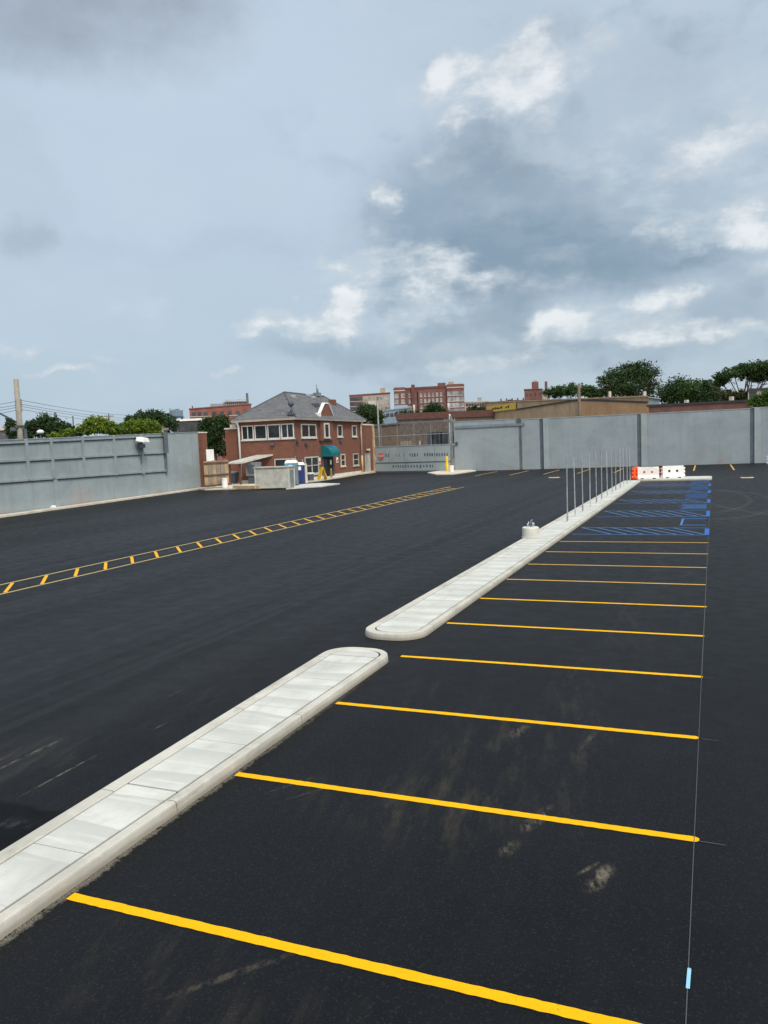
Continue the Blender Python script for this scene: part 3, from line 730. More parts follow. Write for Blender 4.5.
# gable wall head with white stepped coping
gy0, gy1 = facade(318.3, 425)[0], facade(330.8, 425)[0]; gm_ = facade(324.0, 402)[0]
gz = 9.6
a = MB()
prof = [(gy0, 4.9), (gy1, 4.9), (gy1, EV + .55), (gm_ + .55, gz), (gm_ - .55, gz), (gy0, EV + .7)]
lo = [a.bm.verts.new((.001, y, z)) for y, z in prof]; hi = [a.bm.verts.new((.34, y, z)) for y, z in prof]
prof_n = len(prof)
a.bm.faces.new(lo); a.bm.faces.new(hi)
for k in range(prof_n): a.bm.faces.new((lo[k], lo[(k + 1) % prof_n], hi[(k + 1) % prof_n], hi[k]))
gb = a.build('gable', BRICK, hs)
a = MB(); a.hexa([(-2.2, gy0 + .25, EV + .5), (.0, gy0 + .25, EV + .5), (0, gy1 - .25, EV + .5), (-2.2, gy1 - .25, EV + .5), (-3.6, gm_ - .1, gz - .35), (0, gm_ - .1, gz - .35), (0, gm_ + .1, gz - .35), (-3.6, gm_ + .1, gz - .35)])
a.build('gable_roof', SHING, hs)
a = MB()
def bar(a, p, q, w_, h_, x0, x1):
    p, q = Vector(p), Vector(q); d_ = (q - p).normalized(); n_ = Vector((-d_.y, d_.x)) * h_
    if n_.y < 0: n_ = -n_
    a.hexa([(x0, p.x, p.y), (x1, p.x, p.y), (x1, q.x, q.y), (x0, q.x, q.y), (x0, p.x + n_.x, p.y + n_.y), (x1, p.x + n_.x, p.y + n_.y), (x1, q.x + n_.x, q.y + n_.y), (x0, q.x + n_.x, q.y + n_.y)])
bar(a, (gy0 - .15, EV + .72), (gm_ - .62, gz + .02), 0, .13, .0, .40)
bar(a, (gm_ - .65, gz + .01), (gm_ + .6, gz + .01), 0, .15, -.05, .40)
bar(a, (gm_ + .58, gz + .02), (gy1 + .1, EV + .62), 0, .10, -.1, .42)
a.box(-.3, .5, gy0 - .75, gy0 - .1, EV + .32, EV + .95)
a.build('coping', WHITE, gb)
# the small window stands proud of the gable wall
uu0, uu1 = facade(321.8, 440)[0], facade(327.2, 440)[0]
a = MB(); a.box(.342, .44, uu0, uu0 + .28, 5.35, 7.15); a.box(.342, .44, uu1 - .28, uu1, 5.35, 7.15); a.box(.342, .44, uu0 + .28, uu1 - .28, 6.95, 7.15); a.box(.342, .5, uu0 - .1, uu1 + .1, 5.15, 5.35)
w_ = a.build('window', OFFW, hs); box('pane', GLASS, w_, .342, .37, uu0 + .28, uu1 - .28, 5.35, 6.95)
# dark lamps and stains on the brick
for px, py, fc in ((273, 444.5, 'f'), (305.5, 443.8, 's'), (320.2, 440.5, 's'), (340, 441, 's'), (296.5, 441, 's')):
    if fc == 'f': u, z = front(px, py); a = MB(); a.box(u - .28, u + .28, -.3, -.002, z - .16, z + .2, bev=.05)
    else: u, z = facade(px, py); a = MB(); a.box(.002, .3, u - .3, u + .3, z - .16, z + .2, bev=.05)
    a.build('wall_lamp', DSTEEL, hs)
# downspouts, and a dark strip at the corner
a = MB(); u = front(239.8, 450)[0]; a.tube([(u, -.5, EV + .1), (u + .1, -.2, EV - .5), (u + .1, -.14, .9)], .12, 8); a.build('downspout', WHITE, hs)
u = HL - .35
a = MB(); a.tube([(.5, u, EV + .1), (.2, u, EV - .5), (.17, u, 2.6)], .13, 8); a.build('downspout', CREAM, hs)
a = MB(); a.tube([(.17, u, 2.6), (.17, u, .1)], .16, 8); o = a.build('downspout', TAN, hs); o['label'] = 'tan lower length of the downspout'
a = MB(); u = facade(296.5, 440)[0]; a.box(.003, .12, .02, .3, .4, EV); a.build('corner_strip', mat('dark_brick_red', (.14, .07, .055), .8), hs)  # narrow dark brick-coloured strip up the house corner
# doorway under the awning
d0, d1 = facade(322.5, 460)[0], facade(333, 460)[0]
a = MB(); a.box(.003, .12, d0, d0 + .2, .2, 2.95); a.box(.003, .12, d1 - .2, d1, .2, 2.95); a.box(.003, .12, d0 + .2, d1 - .2, 2.75, 2.95); dr = a.build('door', mat('door_frame', (.07, .11, .10), .6), hs)
box('leaf', DARK, dr, .003, .05, d0 + .2, d1 - .2, .2, 2.75)
box('door_glass', GLASS, dr, .05, .07, d0 + .5, d0 + 1.3, .9, 2.5); box('notice', WHITE, dr, .05, .075, d1 - 1.2, d1 - .7, 1.75, 2.35)
hbox('doorstep', PIER, .04, 1.3, d0 - .5, d1 + .6, -.02, .24, bev=.03)
for px, col, z0, z1 in ((319, WHITE, 1.9, 2.75), (336.8, WHITE, 1.9, 2.6)):
    u = facade(px, 455)[0]; a = MB(); a.box(.003, .06, u - .3, u + .3, z0, z1); nt = a.build('notice_board', col, hs)
    a = MB(); a.box(.061, .07, u - .22, u + .22, z0 + .12, z0 + .4); a.build('notice', RED, nt)
# awning: curved canvas shell over the entrance
w0, w1 = facade(321.2, 452)[0], facade(330.8, 452)[0]
a = MB(); rows = []
N_ = 8
for k in range(N_ + 1):
    q = R(90 * k / N_); rows.append((.02 + 1.35 * math.sin(q), 3.15 + 1.08 * math.cos(q)))
for (xa, za), (xb, zb) in zip(rows, rows[1:]): a.face([(xa, w0, za), (xa, w1, za), (xb, w1, zb), (xb, w0, zb)])
a.face([(.02, w0, 3.15)] + [(x, w0, z) for x, z in rows]); 
a.mi = 1; a.face([(.02, w1, 3.15)] + [(x, w1, z) for x, z in rows]); 
for (xa, za), (xb, zb) in zip(rows[:4], rows[1:5]):
    a.face([(xa + .012, w0 + 1.4, za + .014), (xa + .012, w1, za + .014), (xb + .012, w1, zb + .014), (xb + .012, w0 + 2.2, zb + .014)])
a.mi = 0; a.box(1.33, 1.38, w0, w1, 2.85, 3.16); a.box(.02, 1.33, w0 - .03, w0 + .02, 2.85, 3.16)
a.build('awning', [TEAL, TEALB], hs)
# roof fittings
def on_roof(px, py):
    best = None
    for k in range(400):
        D = 80 + k * .15; p = at_dist(px, py, D); v = Vector((p.x - HX, p.y - HY)); x, y = v.dot(HN), v.dot(HU)
        if y > -ov and x < ov and p.z <= roof_z(x, y): return x, y, p.z
    return -2, 6, 9.6
x, y, z = on_roof(291.5, 415.5)
a = MB(); a.tube([(x, y, z - .1), (x, y, z + 1.2)], .08, 8); a.box(x - .5, x + .5, y - .2, y + .2, z + .05, z + .16); a.tube([(x - .5, y, z), (x, y, z + .7)], .04, 6); a.tube([(x + .5, y, z), (x, y, z + .7)], .04, 6)
rm = a.build('roof_mast', DSTEEL, hs)
a = MB(); a.lathe([(.05, 1.0), (.24, 1.1), (.36, 1.32), (.32, 1.56), (.16, 1.7), (.04, 1.75)], 16, (x, y, z)); a.build('siren_head', DSTEEL, rm)
for px, py, s_ in ((293, 397.5, .3), (308, 396, .3), (312.5, 398, .35)):
    x, y, z = on_roof(px, py); a = MB(); a.box(x - s_, x + s_, y - s_, y + s_, z - .15, z + .28, bev=.08); a.build('roof_vent', GALV, hs)
a = MB(); xx, yy = -HW / 2, ra[1] + (rb[1] - ra[1]) * .82; a.box(xx - .4, xx + .4, yy - .5, yy + .5, zr - .1, zr + .4); a.tube([(xx, yy, zr + .3), (xx, yy, zr + 1.5)], .08, 6); a.tube([(xx, yy + .3, zr + .3), (xx, yy + .3, zr + 1.0)], .12, 6); a.build('vent_stack', GREYP, hs)
x, y, z = on_roof(332.5, 404); a = MB(); a.box(x - .35, x + .35, y - .55, y + .55, z - .6, z + .6); a.build('chimney', BRICKP, hs)
x, y, z = on_roof(315.8, 407); a = MB(); a.box(x - .6, x + .4, y - .4, y + .4, z - .3, z + .5, bev=.06); a.build('dormer_vent', DSTEEL, hs)
# lower brick wing at the far end with the grey door
we = facade(374.8, 440)[0]
wg = thing('brick_annex', 'low flat topped brick annex with grey door right of the house', 'annex', house_pt(0, HL), HRZ)
box('wall', BRICK, wg, -5, -.25, .03, we - HL, -.05, 7.0); box('coping', PIER, wg, -5.1, -.15, .05, we - HL + .1, 7.0, 7.2)
e0, e1 = facade(366.6, 465)[0] - HL, facade(371.8, 465)[0] - HL
box('door', BEIGE, wg, -.248, -.19, e0, e1, .15, 2.7); box('door_frame', STEELP, wg, -.247, -.15, e0 - .12, e1 + .12, 2.701, 2.85)
a = MB(); a.box(-.247, .15, (e0 + e1) / 2 - .35, (e0 + e1) / 2 + .35, 3.25, 3.5, bev=.05); a.build('wall_lamp', WHITE, wg)
# brick screen wall to the left of the house
u0, z1 = front(224.3, 429.5)
sw = thing('brick_wall', 'tall plain red brick wall standing left of the house', 'wall', house_pt(0, 0), HRZ)
box('shaft', BRICKP, sw, u0, -HW - .02, .15, .75, -.05, z1); box('coping', PIER, sw, u0 - .08, -HW - .03, .08, .82, z1 + .002, z1 + .16)
a = MB(); x_ = front(232, 428)[0]; a.box(x_ - .4, x_ + .4, .25, .7, z1 + .161, z1 + .55); a.build('pier_cap', PIER, sw)

# pavements round the house
a = MB(); e_ = [G(205, 490.3), G(236, 489.3), G(256, 489.6), G(283, 488.6)]
a.prism([(p.x, p.y) for p in e_] + [house_pt(.6, -1.4)[:2], house_pt(-.2, .6)[:2], house_pt(-HW - 6, .6)[:2], (-58, 76)][:8], -.02, .13)
tag(a.build('forecourt', PAVE), kind='structure')
a = MB(); pts = [G(312, 482.3), G(325, 480.4), G(345, 477.2), G(360, 474.6), G(376, 472.6)]
a.prism([house_pt(.65, -.6)[:2]] + [(p.x, p.y) for p in pts] + [house_pt(-.6, we + .5)[:2], house_pt(-.3, -.6)[:2]], -.02, .15)
tag(a.build('sidewalk', PAVE), kind='structure')
a = MB(); pts = [G(286, 489.4), G(322, 487.0), G(340, 484.3), G(318, 483.8), G(298, 485.3)]
a.prism([(p.x, p.y) for p in pts], -.02, .10)
o = a.build('ramp', SLAB); tag(o, kind='structure')
a = MB(); p0, p1 = G(232, 488.6, .13), G(258, 488.8, .13)
a.box(0, (p1 - p0).length, .1, .45, 0, .30, M=Matrix.Translation((p0.x, p0.y, .132)) @ Matrix.Rotation(math.atan2(p1.y - p0.y, p1.x - p0.x), 4, 'Z'))
tag(a.build('kerb_block', TAN), 'low tan kerb block between the white bin and the grey booth', 'kerb block')

# lean-to canopy, clutter and booth
def P_at(px, py, D): return at_dist(px, py, D)
D0 = 90.0
c0_, c1_ = P_at(238, 461.5, 88.0), P_at(262, 461.5, 88.6)
cn = thing('canopy', 'cream sloping lean-to canopy on posts against the front of the house', 'canopy', house_pt(-HW + .3, 0), HRZ)
a = MB(); x0, x1 = .15, front(273, 455)[0] + HW - .3
a.hexa([(x0, -4.3, 2.55), (x1 - 1.9, -4.3, 2.55), (x1, -.02, 3.30), (x0 + 1.7, -.02, 3.30), (x0, -4.3, 2.72), (x1 - 1.9, -4.3, 2.72), (x1, -.02, 3.46), (x0 + 1.7, -.02, 3.46)]); a.build('roof', BEIGE, cn)
for x, y in ((x0 + .3, -4.0), (x1 - 2.3, -4.0), (x0 + 1.9, -.6)):
    box('post', BROWN, cn, x - .09, x + .09, y - .09, y + .09, .13, 2.56 if y < -1 else 3.2)
q = house_pt(-HW + .3, -2.2)
cb = thing('waste_bin', 'dark wheeled waste bin under the canopy', 'bin', (q[0] - .6, q[1], .135), HRZ + .1)
a = MB(); a.hexa([(-.75, -.5, .12), (.75, -.5, .12), (.75, .5, .12), (-.75, .5, .12), (-.9, -.6, 1.25), (.9, -.6, 1.25), (.9, .6, 1.25), (-.9, .6, 1.25)]); a.build('body', DSTEEL, cb, bev=.04)
a = MB(); a.hexa([(-.93, -.63, 1.255), (.93, -.63, 1.255), (.93, .63, 1.255), (-.93, .63, 1.255), (-.9, -.5, 1.36), (.9, -.5, 1.36), (.9, .5, 1.5), (-.9, .5, 1.5)]); a.build('lid', GREYP, cb, bev=.03)
for x in (-.6, .6):
    for y in (-.4, .4): MB().tube([(x - .04, y, .12), (x + .04, y, .12)], .12, 10).build('wheel', BLACK, cb)
q = house_pt(-HW + 3.0, -2.4)
ac = thing('heat_pump', 'grey outdoor cooling unit behind the grey booth, under the canopy', 'cooling unit', (q[0], q[1], .135), HRZ)
box('stand', DSTEEL, ac, -.6, .6, -.35, .35, 0, .9); box('cabinet', GREYP, ac, -.8, .8, -.5, .5, .902, 2.5, bev=.05)
a = MB(); a.tube([(.0, -.505, 1.7), (.0, -.54, 1.7)], .55, 18); a.build('fan_grille', DSTEEL, ac)
# booth
b0, b1 = G(255.5, 489.0, .1), G(289.5, 488.1, .1)
bw = (b1 - b0).length; brz = math.atan2(b1.y - b0.y, b1.x - b0.x)
bt = thing('storage_booth', 'pale grey flat roofed booth standing on the kerb before the house', 'booth', (b0.x, b0.y, .13), brz)
bh = at_dist(269, 468.0, math.hypot(b0.x, b0.y)).z - .13
box('body', BEIGE, bt, 0, bw, 0, 1.5, 0, bh, bev=.02); box('roof', mat('booth_roof', (.40, .37, .31), .7), bt, -.1, bw + .1, -.1, 1.6, bh + .002, bh + .14, bev=.03)
for k in range(4): box('corner_post', mat('booth_trim', (.55, .54, .48), .6), bt, (-.03, bw - .12)[k % 2], (.12, bw + .03)[k % 2], (-.03, 1.41)[k // 2], (.12, 1.53)[k // 2], 0.004, bh - .004)
box('side_door', GREYP, bt, bw + .002, bw + .04, .3, 1.2, .08, bh - .25)
# portable toilets
def toilet(p, rz, body, roofm, label, s=1., slope=True):
    t_ = thing('portable_toilet', label, 'portable toilet', (p.x, p.y, .13), rz, 'portable toilets before the house')
    box('body', body, t_, -.56 * s, .56 * s, -.56 * s, .56 * s, .06, 2.1 * s, bev=.05); box('skid', DSTEEL, t_, -.6 * s, .6 * s, -.6 * s, .6 * s, 0, .058)
    a = MB(); a.hexa([(-.62 * s, -.62 * s, 2.102 * s), (.62 * s, -.62 * s, 2.102 * s), (.62 * s, .62 * s, 2.102 * s), (-.62 * s, .62 * s, 2.102 * s), (-.45 * s, -.5 * s, 2.42 * s), (.45 * s, -.5 * s, 2.42 * s), (.45 * s, .5 * s, 2.42 * s), (-.45 * s, .5 * s, 2.42 * s)])
    a.build('roof', roofm, t_, bev=.08)
    box('door', body, t_, -.4 * s, .4 * s, -.60 * s, -.561 * s, .12, 1.95 * s, bev=.03)
    box('vent_louvre', WHITE, t_, -.16 * s, .16 * s, -.625 * s, -.601 * s, 1.55 * s, 1.95 * s)
    a = MB(); a.tube([(.35 * s, .4 * s, 2.3 * s), (.35 * s, .4 * s, 2.75 * s)], .06, 8); a.build('vent_pipe', GREYP, t_)
    return t_
p = at_dist(292.5, 485.5, 86.0); toilet(p, R(20), GREYP, WHITE, 'grey portable toilet with white roof and blue band, behind the booth', 1.12)
q = p
a = MB(); 
box('roof_band', LBLUE, bpy.data.objects['portable_toilet'], -.66, .66, -.66, .66, 2.12, 2.34, bev=.03)
p = at_dist(300.5, 484.4, 88.5); toilet(p, R(28), NAVY, WHITE, 'dark blue portable toilet with white roof, right of the grey one', .98)
# posts and small things before the facade
p = G(305.5, 483.2, .15)
a = MB(); a.box(-.2, .2, -.2, .2, 0, 2.2, bev=.03); o = a.build('gate_post', CREAM); o.location = (p.x, p.y, .13); tag(o, 'square cream post right of the dark blue portable toilet', 'post')
def bollard(p, label, h, z=.15, r=.13, m=None, group=None):
    t_ = thing('bollard', label, 'bollard', (p.x, p.y, z), 0, group)
    a = MB(); a.lathe([(r, 0), (r, h - r * .5), (r * .75, h - r * .12), (r * .3, h)], 16); a.build('pipe', m or YELP, t_)
    a = MB(); a.lathe([(r * 1.5, .001), (r * 1.5, .03), (r * 1.15, .05)], 16); a.build('base', PIER, t_)
    return t_
p = G(322.5, 479.3, .15)
sg = thing('wet_floor_sign', 'yellow folding floor sign beside the entrance under the awning', 'floor sign', (p.x, p.y, .15), R(-40))
a = MB(); a.hexa([(-.55, -.5, 0), (.55, -.5, 0), (.55, -.45, 0), (-.55, -.45, 0), (-.3, -.05, 1.5), (.3, -.05, 1.5), (.3, 0, 1.5), (-.3, 0, 1.5)]); a.build('front_panel', YELP, sg)
a = MB(); a.hexa([(-.55, .45, 0), (.55, .45, 0), (.55, .5, 0), (-.55, .5, 0), (-.3, 0.002, 1.5), (.3, .002, 1.5), (.3, .05, 1.5), (-.3, .05, 1.5)]); a.build('back_panel', YELP, sg)
p = G(331.5, 478.0, .15); bollard(p, 'short dark yellow banded bollard right of the entrance door', 1.2, m=mat('dull_yellow', (.28, .22, .06), .6))
p = G(310, 480.5, .15)
ut = thing('utility_box', 'small white topped utility box below the large lower window', 'utility box', (p.x, p.y, .15), R(-20))
box('cabinet', DSTEEL, ut, -.4, .4, -.3, .3, 0, .75, bev=.03); box('lid', WHITE, ut, -.46, .46, -.36, .36, .752, .95, bev=.05)
p = G(225, 487.8, .13)
bn = thing('barrel', 'white plastic barrel on the kerb left of the house', 'barrel', (p.x, p.y, .13))
a = MB(); a.lathe([(.27, 0), (.31, .12), (.31, .45), (.33, .5), (.31, .55), (.31, .85), (.28, .95)], 20); a.build('drum', WHITE, bn); a = MB(); a.lathe([(.33, .952), (.33, 1.02), (.15, 1.05)], 20); a.build('lid', WHITE, bn)
# timber gate between pillar and brick wall
g0, g1 = at_dist(205, 486.5, 86.5), at_dist(229.5, 485, 88.5)
L_ = (Vector((g1.x, g1.y)) - Vector((g0.x, g0.y))).length; rz = math.atan2(g1.y - g0.y, g1.x - g0.x)
wgte = thing('timber_gate', 'plywood gate with brown cross rails between pillar and brick wall', 'gate', (g0.x, g0.y, 0), rz)
zt = at_dist(216, 460.5, 87.5).z
for k in range(6):
    a = MB(); a.box(L_ * k / 6 + .02, L_ * (k + 1) / 6 - .02, 0, .06, .35, zt + random.uniform(-.06, .05)); a.build('board', (PLY, WOOD, PLY, WOOD, WOOD, PLY)[k], wgte)
for z in (.45, zt * .5, zt - .25): box('rail', BROWN, wgte, 0, L_, -.09, -.005, z - .09, z + .09)
p = at_dist(206, 462, 88.5)
wp = thing('white_door', 'upright white panel leaning behind the timber gate', 'panel', (p.x, p.y + .8, 0), rz)
box('leaf', WHITE, wp, -.45, .55, 0, .08, .0, at_dist(206, 449.5, 88.5).z); box('trim', CREAM, wp, -.36, .46, -.02, -.002, .3, 2.6)

# ------------------------------------------------------------------ gate at the back
q0, q1 = G(376, 472.8), G(451, 471.6)
GL = (q1 - q0).length; grz = math.atan2(q1.y - q0.y, q1.x - q0.x)
gt = thing('sliding_gate', 'grey sheet steel gate with open bars above, between annex and rear wall', 'gate', (q0.x, q0.y, 0), grz)
gh, gtop = 3.75, 7.0
def gx(px): # along the gate from a pixel column
    d = ray(px, 460); nrm = Vector((-math.sin(grz), math.cos(grz))); tt = Vector((q0.x, q0.y)).dot(nrm) / Vector((d.x, d.y)).dot(nrm); pp = Vector((d.x, d.y)) * tt - Vector((q0.x, q0.y)); return pp.dot(Vector((math.cos(grz), math.sin(grz))))
def gz_(px, py):
    d = ray(px, py); nrm = Vector((-math.sin(grz), math.cos(grz))); tt = Vector((q0.x, q0.y)).dot(nrm) / Vector((d.x, d.y)).dot(nrm); return H + d.z * tt
nP = 5
for k in range(nP): box('sheet', WALLP, gt, GL * k / nP + .02, GL * (k + 1) / nP - .02, 0, .08, .12, gh)
for z in (.16, 1.42, gh): box('rail', DSTEEL if z < 3 else STEELP, gt, 0, GL, -.05, -.002, z - .05, z + .05)
box('top_rail', GREYP, gt, 0, GL, 0, .12, gtop - .12, gtop)
for k in range(27): 
    x = GL * (k + .5) / 27; w_ = .05 if k % 6 == 2 else .016
    box('bar', GREYP if k % 6 == 2 else DSTEEL, gt, x - w_, x + w_, .02, .075, gh + .002, gtop - .122)
box('mid_rail', STEELP, gt, 0, GL, -.02, .018, 5.2, 5.28)
for x, m_, hh in ((-.25, TAN, 7.0), (GL + .2, GREYP, 7.6)): box('gate_post', m_, gt, x - .11, x + .11, -.05, .2, -.02, hh)
# worn stencilled rows on the sheets: dark illegible blocks as the photograph shows them
rowA = [386.2, 388.6, 396, 399.2, 404, 410.2, 412.6, 415, 417.6, 425, 427.6, 430, 432.4, 434.8, 437.2, 439.6, 442.2, 444.8, 447.4]
rowB = [393, 395.6, 398, 400.4, 402.8, 405.4, 408, 411, 414, 417, 420.4, 423.6, 426.6, 430, 432.4]
FADED = mat('faded_mark', (.085, .105, .13), .7)
for row, py, hz in ((rowA, 455.0, .24), (rowB, 466.3, .22)):
    for px in row:
        x = gx(px); z = gz_(px, py - (px - 415) * .012); wq = random.uniform(.07, .13)
        if py < 460 and 395 < px < 406: wq *= .5
        box('stencil_mark', FADED, gt, x - wq, x + wq, -.012, -.003, z - hz * random.uniform(.7, 1), z + hz)
# stop sign hung on the gate
x = gx(381.5); z = gz_(381.5, 456.2)
sp = Vector((q0.x, q0.y)) + Vector((math.cos(grz), math.sin(grz))) * x
ss_ = thing('stop_sign', 'red octagonal stop sign hanging on the left of the grey gate', 'sign', (sp.x, sp.y, z), grz)
a = MB(); pr = [(.52 * math.cos(R(22.5 + 45 * k)), .52 * math.sin(R(22.5 + 45 * k))) for k in range(8)]
lo = [a.bm.verts.new((u, -.12, v)) for u, v in pr]; hi = [a.bm.verts.new((u, -.08, v)) for u, v in pr]
a.bm.faces.new(lo); a.bm.faces.new(hi)
for k in range(8): a.bm.faces.new((lo[k], lo[(k + 1) % 8], hi[(k + 1) % 8], hi[k]))
a.build('plate', mat('faded_red', (.50, .12, .11), .5), ss_)
fc = bpy.data.curves.new('lettering', 'FONT'); fc.body = 'STOP'; fc.size = .36; fc.align_x = 'CENTER'; fc.align_y = 'CENTER'; fc.extrude = .004
fo = bpy.data.objects.new('lettering', fc); C.objects.link(fo); fc.materials.append(WHITE)
bpy.context.view_layer.update()
lm = bpy.data.meshes.new_from_object(fo.evaluated_get(bpy.context.evaluated_depsgraph_get())); bpy.data.objects.remove(fo)
fo = bpy.data.objects.new('lettering', lm); C.objects.link(fo)
fo.parent = ss_; fo.location = (0, -.126, 0); fo.rotation_euler = (R(90), 0, 0)
# traffic island at the gate with bollard and bucket
pts = [G(427.5, 473.6), G(436, 475.2), G(452, 475), G(466, 473), G(476, 471.4), G(466, 470.3), G(445, 470.8)]
gi = thing('gate_island', 'small pale concrete island at the foot of the grey gate', 'traffic island', (pts[0].x, pts[0].y, 0))
a = MB(); a.prism([(p.x - pts[0].x, p.y - pts[0].y) for p in pts], -.02, .16); a.build('kerb', PAVE, gi, bev=.04)
cc = sum((Vector((p.x, p.y)) for p in pts), Vector((0, 0))) / len(pts)
a = MB(); a.prism([((p.x - cc.x) * .88 + cc.x - pts[0].x, (p.y - cc.y) * .88 + cc.y - pts[0].y) for p in pts], .162, .166); a.build('slab', PAVE, gi)
p = G(447.2, 471.4, .17); bollard(p, 'tall yellow steel bollard on the small gate island', 2.0, .166, .19)
p = G(451.6, 471.6, .17)
bk = thing('bucket', 'white plastic bucket beside the tall yellow bollard', 'bucket', (p.x, p.y, .166))
a = MB(); a.lathe([(.27, 0), (.34, .7), (.36, .72), (.36, .8), (.33, .8)], 18); a.build('pail', WHITE, bk)
a = MB(); a.tube([(.36 * math.cos(R(k * 20)), .0, .74 - .22 * math.sin(R(k * 20))) for k in range(10)], .015, 5); a.build('handle', GALV, bk)

# ------------------------------------------------------------------ rear wall
r0, r1 = G(453, 471.4), G(768, 463.6)
r0 = Vector((r0.x, 103.6)); r1 = Vector((6.0, 105.6)); ru = (r1 - r0).normalized(); rrz = math.atan2(ru.y, ru.x)
def rx(px):
    d = ray(px, 440); nrm = Vector((-ru.y, ru.x)); tt = r0.dot(nrm) / Vector((d.x, d.y)).dot(nrm); return (Vector((d.x, d.y)) * tt - r0).dot(ru)
def rz_(px, py):
    d = ray(px, py); nrm = Vector((-ru.y, ru.x)); tt = r0.dot(nrm) / Vector((d.x, d.y)).dot(nrm); return H + d.z * tt
def rearpt(x, y=0.): v = r0 + ru * x + Vector((-ru.y, ru.x)) * y; return (v.x, v.y, 0)
rw = thing('concrete_wall', 'tall grey painted panel wall across the back of the lot', 'wall', rearpt(0), rrz)
xs = [rx(452.5), rx(520.3), rx(541.5), rx(639), rx(752), rx(752) + 14.6, rx(752) + 29, rx(752) + 43.5, rx(752) + 58]
tops = [rz_(486, 420.8), rz_(530, 419.4), rz_(590, 416.6), rz_(696, 411.6), 6.62, 6.6, 6.6, 6.6]
for k in range(8):
    box('panel', WALLQ, rw, xs[k] + .22, xs[k + 1] - .22, 0, .3, -.05, tops[k], bev=.02)
    box('coping', STEELP, rw, xs[k] + .12, xs[k + 1] - .12, -.04, .36, tops[k] + .002, tops[k] + .1)
    if k >= 2: box('pilaster', WALLP, rw, xs[k] + .26, xs[k] + .95, -.09, -.002, -.05, tops[k] - .02, bev=.02)
for k in range(1, 8):
    w_ = .10 if k == 1 else .20
    box('column', mat('slate_steel', (.085, .105, .13), .6), rw, xs[k] - w_, xs[k] + w_, .06, .22, -.05, max(tops[k], tops[k - 1]) + .02)
box('header_band', mat('band_steel', (.16, .21, .24), .6), rw, xs[0] + .5, xs[1] + .6, -.14, -.003, tops[0] - .85, tops[0] - .50)
box('wall_box', DSTEEL, rw, xs[0] + .4, xs[0] + .75, -.2, -.003, 3.6, 4.0); box('wall_box', DSTEEL, rw, xs[1] - .35, xs[1] + .1, -.2, -.003, tops[0] - .45, tops[0] + .1)
p = G(767.5, 464, 0); barrier('white barrier cut off by the right edge, at the foot of the rear wall', (p.x + .8, p.y - 1.5, 0), R(5), BLACK)

# ------------------------------------------------------------------ trees
LEAF = {'dark': leaf_mat('dark_leaves', (.018, .042, .014), (.042, .080, .022)), 'mid': leaf_mat('green_leaves', (.024, .056, .016), (.055, .105, .024)),
        'lime': leaf_mat('lime_leaves', (.05, .105, .012), (.17, .235, .022)), 'olive': leaf_mat('olive_leaves', (.04, .055, .018), (.085, .10, .03)), 'bright': leaf_mat('bright_leaves', (.035, .08, .012), (.08, .14, .02))}
def tree(name, label, base, lobes, kind, n, leaf, trunk_h, trunk_r, group, gap=.0, limbs=7, seed=1, cat='tree'):
    """lobes: (x, y, z, rx, ry, rz) of leafy masses relative to the base; leaves fill each mass in clumps"""
    rnd = random.Random(seed)
    t_ = thing(name, label, cat, base, 0, group)
    a = MB(); top = Vector((0, 0, trunk_h))
    a.tube([(0, 0, -.1), (trunk_r * .2, 0, trunk_h * .5), top], [trunk_r * 1.25, trunk_r, trunk_r * .8], 9)
    for k in range(limbs):
        l = lobes[k % len(lobes)]
        e = Vector((l[0] + rnd.uniform(-.4, .4) * l[3], l[1] + rnd.uniform(-.4, .4) * l[4], l[2] + rnd.uniform(-.2, .4) * l[5]))
        s_ = Vector((0, 0, trunk_h * rnd.uniform(.75, 1.))); m_ = s_.lerp(e, .5) + Vector((rnd.uniform(-.1, .1), rnd.uniform(-.1, .1), -.08)) * (e - s_).length
        a.tube([s_, m_, e], [trunk_r * .5, trunk_r * .32, trunk_r * .08], 6)
        for j in range(3):
            f = m_.lerp(e, rnd.random()) ; e2 = f + Vector((rnd.uniform(-1, 1) * l[3], rnd.uniform(-1, 1) * l[4], rnd.uniform(-.2, .8) * l[5])) * .6
            a.tube([f, e2], [trunk_r * .16, trunk_r * .04], 5)
    a.build('trunk', TRUNK, t_)
    b = MB(); vol = [l[3] * l[4] * l[5] for l in lobes]; tv = sum(v ** .67 for v in vol)
    for l, v in zip(lobes, vol):
        nl = int(n * 2.6 * v ** .67 / tv); nc = max(6, nl // 22)
        cl = []
        for k in range(nc):
            while True:
                q = Vector((rnd.gauss(0, 1), rnd.gauss(0, 1), rnd.gauss(0, 1)))
                if q.length > .01: break
            q = q.normalized() * (rnd.random() ** .38) * rnd.uniform(.84, 1.08)
            if gap and rnd.random() < gap and q.z < .15: continue
            cl.append((Vector((l[0] + q.x * l[3], l[1] + q.y * l[4], l[2] + q.z * l[5])), min(l[3], l[5]) * rnd.uniform(.12, .25)))
        for c_, r_ in cl:
            for j in range(22):
                p = c_ + Vector((rnd.gauss(0, r_), rnd.gauss(0, r_), rnd.gauss(0, r_ * .7)))
                nn = Vector((rnd.gauss(0, 1), rnd.gauss(0, 1), rnd.gauss(.6, 1))).normalized(); u = nn.orthogonal().normalized(); v_ = nn.cross(u)
                th = rnd.random() * 6.3; u, v_ = u * math.cos(th) + v_ * math.sin(th), v_ * math.cos(th) - u * math.sin(th)
                s_ = leaf * .58 * rnd.uniform(.6, 1.25)
                b.face([p - u * s_, p - v_ * s_ * .6, p + u * s_, p + v_ * s_ * .6])
    b.build('crown', LEAF[kind], t_)
    return t_
